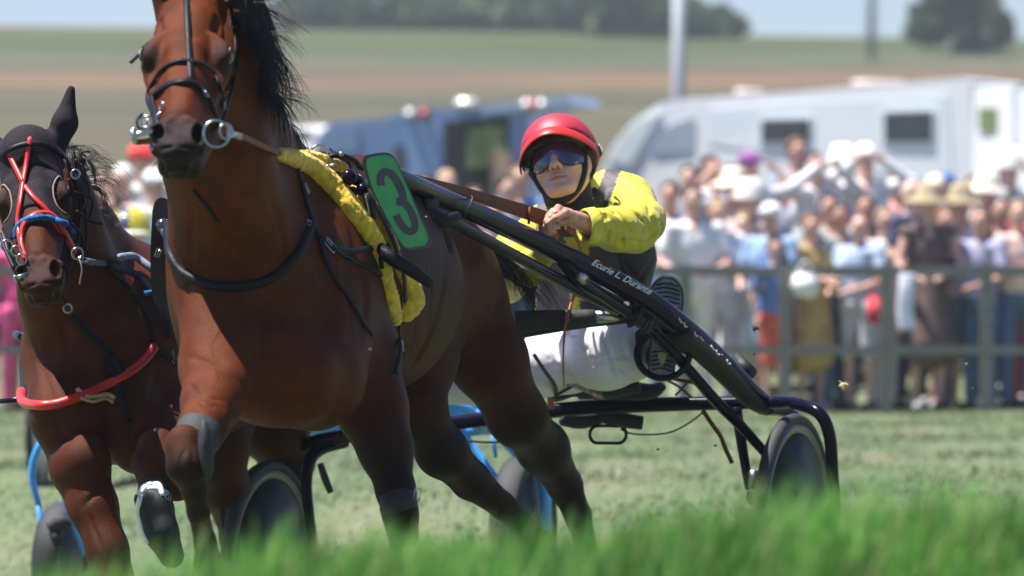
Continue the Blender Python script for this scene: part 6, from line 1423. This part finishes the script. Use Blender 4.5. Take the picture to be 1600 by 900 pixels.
def seated(label, hx, hy, D, capcols, jersey, seat_py, grp=None, name="person", s_=1.):
    R_ = thing(name, label, "driver", P(hx, seat_py, D), grp); pm = F/D
    def Q(a, b, c): return P(hx, hy, D)+Vector((a, b, c))*s_
    f = Field.box(np.array(Q(-.45, -.95, -1.15)), np.array(Q(.45, .35, .2)), .016); f.ell(Q(0, 0, 0), (.075, .092, .11), None, .02); f.cap(Q(0, -.08, -.01), Q(0, -.1, -.03), .012, .014, .01); f.cap(Q(0, 0, -.1), Q(0, .03, -.2), .05, .06, .02)
    for s in (-1, 1): f.cap(Q(s*.2, -.25, -.45), Q(s*.08, -.55, -.38), .035, .026, .02); f.cap(Q(s*.08, -.55, -.38), Q(s*.06, -.63, -.37), .034, .02, .02)
    def fc(co):
        d = co-np.array(Q(0, 0, 0)); c = np.tile(np.array(SK[1]), (len(co), 1))
        for s in (-1, 1): e = np.sqrt(((d[:, 0]-s*.03)/.018)**2+((d[:, 2]-.005)/.012)**2); c = mixv(c, (1-sstep(.6, 1.3, e))*(d[:, 1] < -.04)*.85, (.04, .03, .02))
        m = np.sqrt((d[:, 0]/.026)**2+((d[:, 2]+.062)/.008)**2); return mixv(c, (1-sstep(.6, 1.4, m))*(d[:, 1] < -.04)*.6, (.3, .09, .07))
    sdf_obj(f, "body", M_skin, R_, fc, 0)
    f = Field.box(np.array(Q(-.5, -.8, -1.15)), np.array(Q(.5, .4, 0)), .016); f.ell(Q(0, .05, -.38), (.20, .13, .24), None, .05); f.cap(Q(-.19, .03, -.25), Q(.19, .03, -.25), .07, .07, .03)
    for s in (-1, 1): f.cap(Q(s*.2, .02, -.26), Q(s*.25, -.15, -.48), .065, .055, .03); f.cap(Q(s*.25, -.15, -.48), Q(s*.1, -.48, -.40), .055, .042, .02)
    def jc(co):
        d = co-np.array(Q(0, 0, 0)); c = np.tile(np.array(jersey[0]), (len(co), 1)); c[d[:, 0] > .06] = jersey[1]; return c
    M_j = bpy.data.materials.get("jacket_cloth") or M_yel; sdf_obj(f, "jersey", M_j, R_, jc, 0)
    f = Field.box(np.array(Q(-.5, -1.1, -1.2)), np.array(Q(.5, .4, -.4)), .018); f.ell(Q(0, .05, -.66), (.18, .15, .12), None, .03)
    for s in (-1, 1): f.cap(Q(s*.1, 0, -.66), Q(s*.2, -.45, -.62), .085, .07, .03); f.cap(Q(s*.2, -.45, -.62), Q(s*.26, -.85, -.72), .065, .045, .02)
    sdf_obj(f, "breeches", M_breech, R_, None, 0)
    for s in (-1, 1): mb = MB(); mb.tube([(*Q(s*.26, -.84, -.76), .045), (*Q(s*.27, -.90, -.66), .045), (*Q(s*.27, -.93, -.56), .03)], .04, 8, 0, 3); mb.build("boot", [M_black], R_)
    f = Field.box(np.array(Q(-.2, -.22, -.1)), np.array(Q(.2, .2, .25)), .011); f.ell(Q(0, .015, .055), (.115, .135, .115), None, .01); f.apply([-99]*3, [99]*3, lambda X, Y, Z: -(Z-Q(0, 0, .025).z)+0*X+0*Y, .01, 'i')
    def hc(co):
        d = co-np.array(Q(0, 0, 0)); c = np.tile(np.array(capcols[0]), (len(co), 1)); b = np.abs(d[:, 0]+.028+.1*d[:, 1]) < .026; c[b] = capcols[1]; return c
    hm = bpy.data.materials.get("helmet_shell") or mat("helmet_shell", (1, 1, 1), .4, attr="col", coat=.2); ho = sdf_obj(f, "helmet", hm, R_, hc, 1)
    mb = MB(); mb.ball(Q(0, -.10, .035), (.115, .095, .014), 0, 20); mb.build("peak", [M_whiteb], ho); return R_
seated("driver far behind in a yellow and navy helmet and a yellow and green jersey", 201, 376, 25.0, ((.55, .46, .04), (.03, .04, .12)), ((.82, .62, .04), (.08, .42, .12)), 560)
seated("driver of the blue sulky in a dark red helmet, hidden behind the bay horse", 452, 322, 17.2, ((.25, .02, .03), (.25, .02, .03)), ((.08, .12, .3), (.08, .12, .3)), 620)
# ================================================================ TREES, HEDGE, POLES AND BUILDING ON THE RISE
M_leaf = mat("tree_leaves", (.055, .085, .04), .7, var=.35, vs=.6, trans=.2, attr="col"); M_bark = mat("bark", (.09, .075, .06), .9, var=.2)
def foliage(rg, blobs, n, size):
    """blobs: centre, radii; returns leaf clump faces"""
    v = []; c = []
    tot = sum(b[1][0]*b[1][2] for b in blobs)
    for ctr, rad in blobs:
        k = int(n*rad[0]*rad[2]/tot); d = rg.normal(0, 1, (k, 3)); d /= np.linalg.norm(d, axis=1)[:, None]; rr = rg.uniform(.45, 1.06, k)**.6
        p = np.array(ctr)+d*np.array(rad)*rr[:, None]; a = rg.normal(0, 1, (k, 3)); a /= np.linalg.norm(a, axis=1)[:, None]; b = np.cross(a, rg.normal(0, 1, (k, 3))); b /= np.linalg.norm(b, axis=1)[:, None]
        s = size*rg.uniform(.5, 1.3, k)[:, None]; v.append(np.stack([p-a*s, p-b*s*.7, p+a*s, p+b*s*.7], 1)); c.append(rg.uniform(0, 1, k))
    v = np.concatenate(v); c = np.concatenate(c); return v, c
def crown(name, par, blobs, n, size, seed, c0=(.05, .09, .035), c1=(.11, .17, .06)):
    rg = np.random.default_rng(seed); v, c = foliage(rg, blobs, n, size); me = mesh(v.reshape(-1, 3), np.arange(len(v)*4).reshape(-1, 4), [M_leaf], False, name=name)
    arr = np.ones((len(v), 4, 4), np.float32); arr[:, :, :3] = (np.array(c0)+(np.array(c1)-np.array(c0))*c[:, None])[:, None, :]
    a = me.color_attributes.new("col", 'FLOAT_COLOR', 'POINT'); a.data.foreach_set("color", arr.ravel()); return link(name, me, par)
def tree(label, px, basepy, D, blobs_px, n, size, seed, trunk=.3, **k):
    x = (px-800)/F*D; t = thing("tree", label, "tree", (x, D, float(tz(x, D)))); s = D/F
    bl = [(P(a, b, D+dz), (r1*s, max(r1, r2)*s*.8, r2*s)) for a, b, dz, r1, r2 in blobs_px]
    top = bl[0][0]; base = Vector((x, D, float(tz(x, D))-.2)); mb = MB(); mb.tube([(*base, trunk*1.3), (*((base+top)/2+Vector((trunk*.5, 0, 0))), trunk), (*top, trunk*.35)], .2, 8, 0, 4); mb.build("trunk", [M_bark], t)
    for b in bl[1:6]: mb = MB(); st = base+(top-base)*.6; mb.tube([(*st, trunk*.5), (*((st+b[0])/2), trunk*.3), (*b[0], trunk*.12)], .1, 6, 0, 3); mb.build("limb", [M_bark], t)
    crown("crown", t, bl, n, size, seed, **k); return t
rg = random.Random(4)
def blobs(cx, cy, w, h, n, seed):
    r = random.Random(seed); return [(cx, cy, 0, w*.5, h*.5)]+[(cx+r.uniform(-w, w)*.75, cy+r.uniform(-h, h)*.6, r.uniform(-4, 4), w*r.uniform(.2, .42), h*r.uniform(.25, .45)) for _ in range(n)]
tree("round dark tree standing alone on the rise at the upper right", 1497, 108, 255, blobs(1502, 20, 78, 62, 12, 1), 5200, .45, 11, .42)
tree("large blurred tree behind the thin pole left of the sky gap", 1010, 70, 290, blobs(1010, 10, 105, 55, 12, 2), 5200, .55, 12, .4)
tree("smaller tree sloping down to the sky gap right of the pole", 1110, 80, 290, blobs(1112, 45, 50, 40, 8, 3), 2600, .5, 13, .25)
tree("blue-green tree at the top behind the camper's front, left part", 900, 60, 300, blobs(905, 10, 70, 50, 8, 4), 3200, .55, 14, .35)
hx = [(455+i*29, 22+rg.uniform(-6, 4), rg.uniform(24, 34), rg.uniform(24, 34)) for i in range(15)]
for i, (x_, y_, r1, r2) in enumerate(hx):
    D_ = 306+rg.uniform(-3, 3); xx = (x_-800)/F*D_; t = thing("hedge_tree", "blurred dark green tree in the hedge along the top of the rise", "tree", (xx, D_, float(tz(xx, D_))), "hedge trees along the skyline"); s = D_/F
    mb = MB(); b0 = Vector((xx, D_, float(tz(xx, D_))-.2)); mb.tube([(*b0, .22), (*P(x_, y_, D_), .1)], .2, 6, 0, 1); mb.build("trunk", [M_bark], t)
    crown("crown", t, [(P(x_, y_, D_), (r1*s, r1*s, r2*s)), (P(x_+rg.uniform(-12, 12), y_-r2*.5, D_), (r1*s*.6, r1*s*.6, r2*s*.6)), (P(x_+rg.uniform(-12, 12), y_+r2*.5, D_), (r1*s*.8, r1*s*.6, r2*s*.5))], 750, .5, 50+i)
pl = thing("mast", "tall pale grey mast rising out of the picture behind the camper", "mast", P(1061, 300, 100))
mb = MB(); mb.tube([(*P(1062, 300, 100), .14), (*P(1061, 150, 100), .13), (*P(1060, -120, 100), .11)], .16, 14, 0, 1); mb.build("pole", [mat("mast_paint", (.52, .56, .62), .5, var=.05)], pl); mb = MB(); mb.lathe(P(1062, 292, 100), (0, 0, 1), [(.3, 0), (.3, .06), (.16, .08), (.16, 0)], 20); mb.build("base_plate", [M_rail], pl)
pl = thing("mast", "thin hazy lattice mast against the sky right of the middle", "mast", P(1361, 120, 240))
mb = MB(); mb.tube([(*P(1361, 120, 240), .2), (*P(1363, -100, 240), .14)], .3, 8, 0, 1); mb.build("pole", [M_rail], pl)
for k_ in range(9): mb = MB(); mb.tube([P(1347, 100-k_*22, 240), P(1378, 92-k_*22, 240)], .05, 5, 0, 1); mb.build("crossbar", [M_rail], pl)
hs = thing("farmhouse", "small white house at the top left of the hedge, very blurred", "house", P(415, 60, 296))
prism([(395, 62, 296), (395, 18, 296), (438, 18, 296), (438, 62, 296)], 6, "wall", mat("white_render", (.75, .72, .65), .8), hs); prism([(388, 20, 296), (402, 4, 296), (432, 4, 296), (446, 20, 296)], 6.5, "roof", mat("roof_tiles", (.30, .16, .12), .8), hs, .3)
for x_ in (403, 422): prism([(x_, 32, 296), (x_, 44, 296), (x_+8, 44, 296), (x_+8, 32, 296)], 0, "window", M_glass, hs, .04)
# ================================================================ CLODS THROWN UP
M_clod = mat("straw_clod", (.45, .36, .2), .9); M_earth = mat("earth_clod", (.06, .045, .03), .95)
for i, (x_, y_, D_, r_, m_) in enumerate([(1318, 603, 15.5, 6, M_clod), (1180, 513, 15, 4.5, M_earth), (1178, 553, 15, 2, M_earth), (1276, 587, 15.3, 2.3, M_earth), (1510, 569, 15.5, 1.8, M_clod), (1522, 608, 15.5, 3, M_earth), (1028, 702, 14.8, 2, M_earth), (1118, 696, 14.9, 2.4, M_earth), (666, 339, 13, 1.6, M_clod), (578, 545, 12.2, 3, M_clod)]):
    bm = bmesh.new(); bmesh.ops.create_icosphere(bm, subdivisions=2, radius=1); r = random.Random(i)
    for v_ in bm.verts: v_.co = v_.co*(r.uniform(.5, 1.2)); v_.co.x *= 1.2; v_.co *= PX(r_, D_)
    mb = MB(); mb.bm(bm, (0, 0, 0)); q0 = P(x_, y_, D_)
    if r_ > 4:
        for _ in range(5): a = Vector((r.uniform(-1, 1), r.uniform(-1, 1), r.uniform(-1, 1)))*PX(r_*2, D_); mb.tube([Vector((0, 0, 0)), a*.6+Vector((0, 0, .003)), a], .0012, 5, 0, 2)
    o = mb.build("turf_clod", [m_]); o.location = q0; tag(o, "pale straw clod with wisps thrown into the air left of the fence post" if i == 0 else ("dark twisted clod in the air in front of the pale blue shorts" if i == 1 else "tiny fleck of earth or straw thrown into the air by the hooves"), "clod", "clods of turf flying in the air")
# ================================================================ HAZE
vm = bpy.data.materials.new("haze_air"); vm.use_nodes = True; t_ = vm.node_tree
for n_ in list(t_.nodes):
    if n_.type == 'BSDF_PRINCIPLED': t_.nodes.remove(n_)
pv = t_.nodes.new("ShaderNodeVolumePrincipled"); pv.inputs["Color"].default_value = (.82, .90, 1, 1); pv.inputs["Density"].default_value = .0005; pv.inputs["Anisotropy"].default_value = 0
t_.links.new(pv.outputs[0], t_.nodes["Material Output"].inputs["Volume"])
mb = MB(); zb = float(V[:, 2].min()) if False else -90.; mb.box((0, 1985, (zb+45)/2), (5000, 4050, 45-zb)); hz = mb.build("haze", [vm], None, False); tag(hz, kind="stuff")
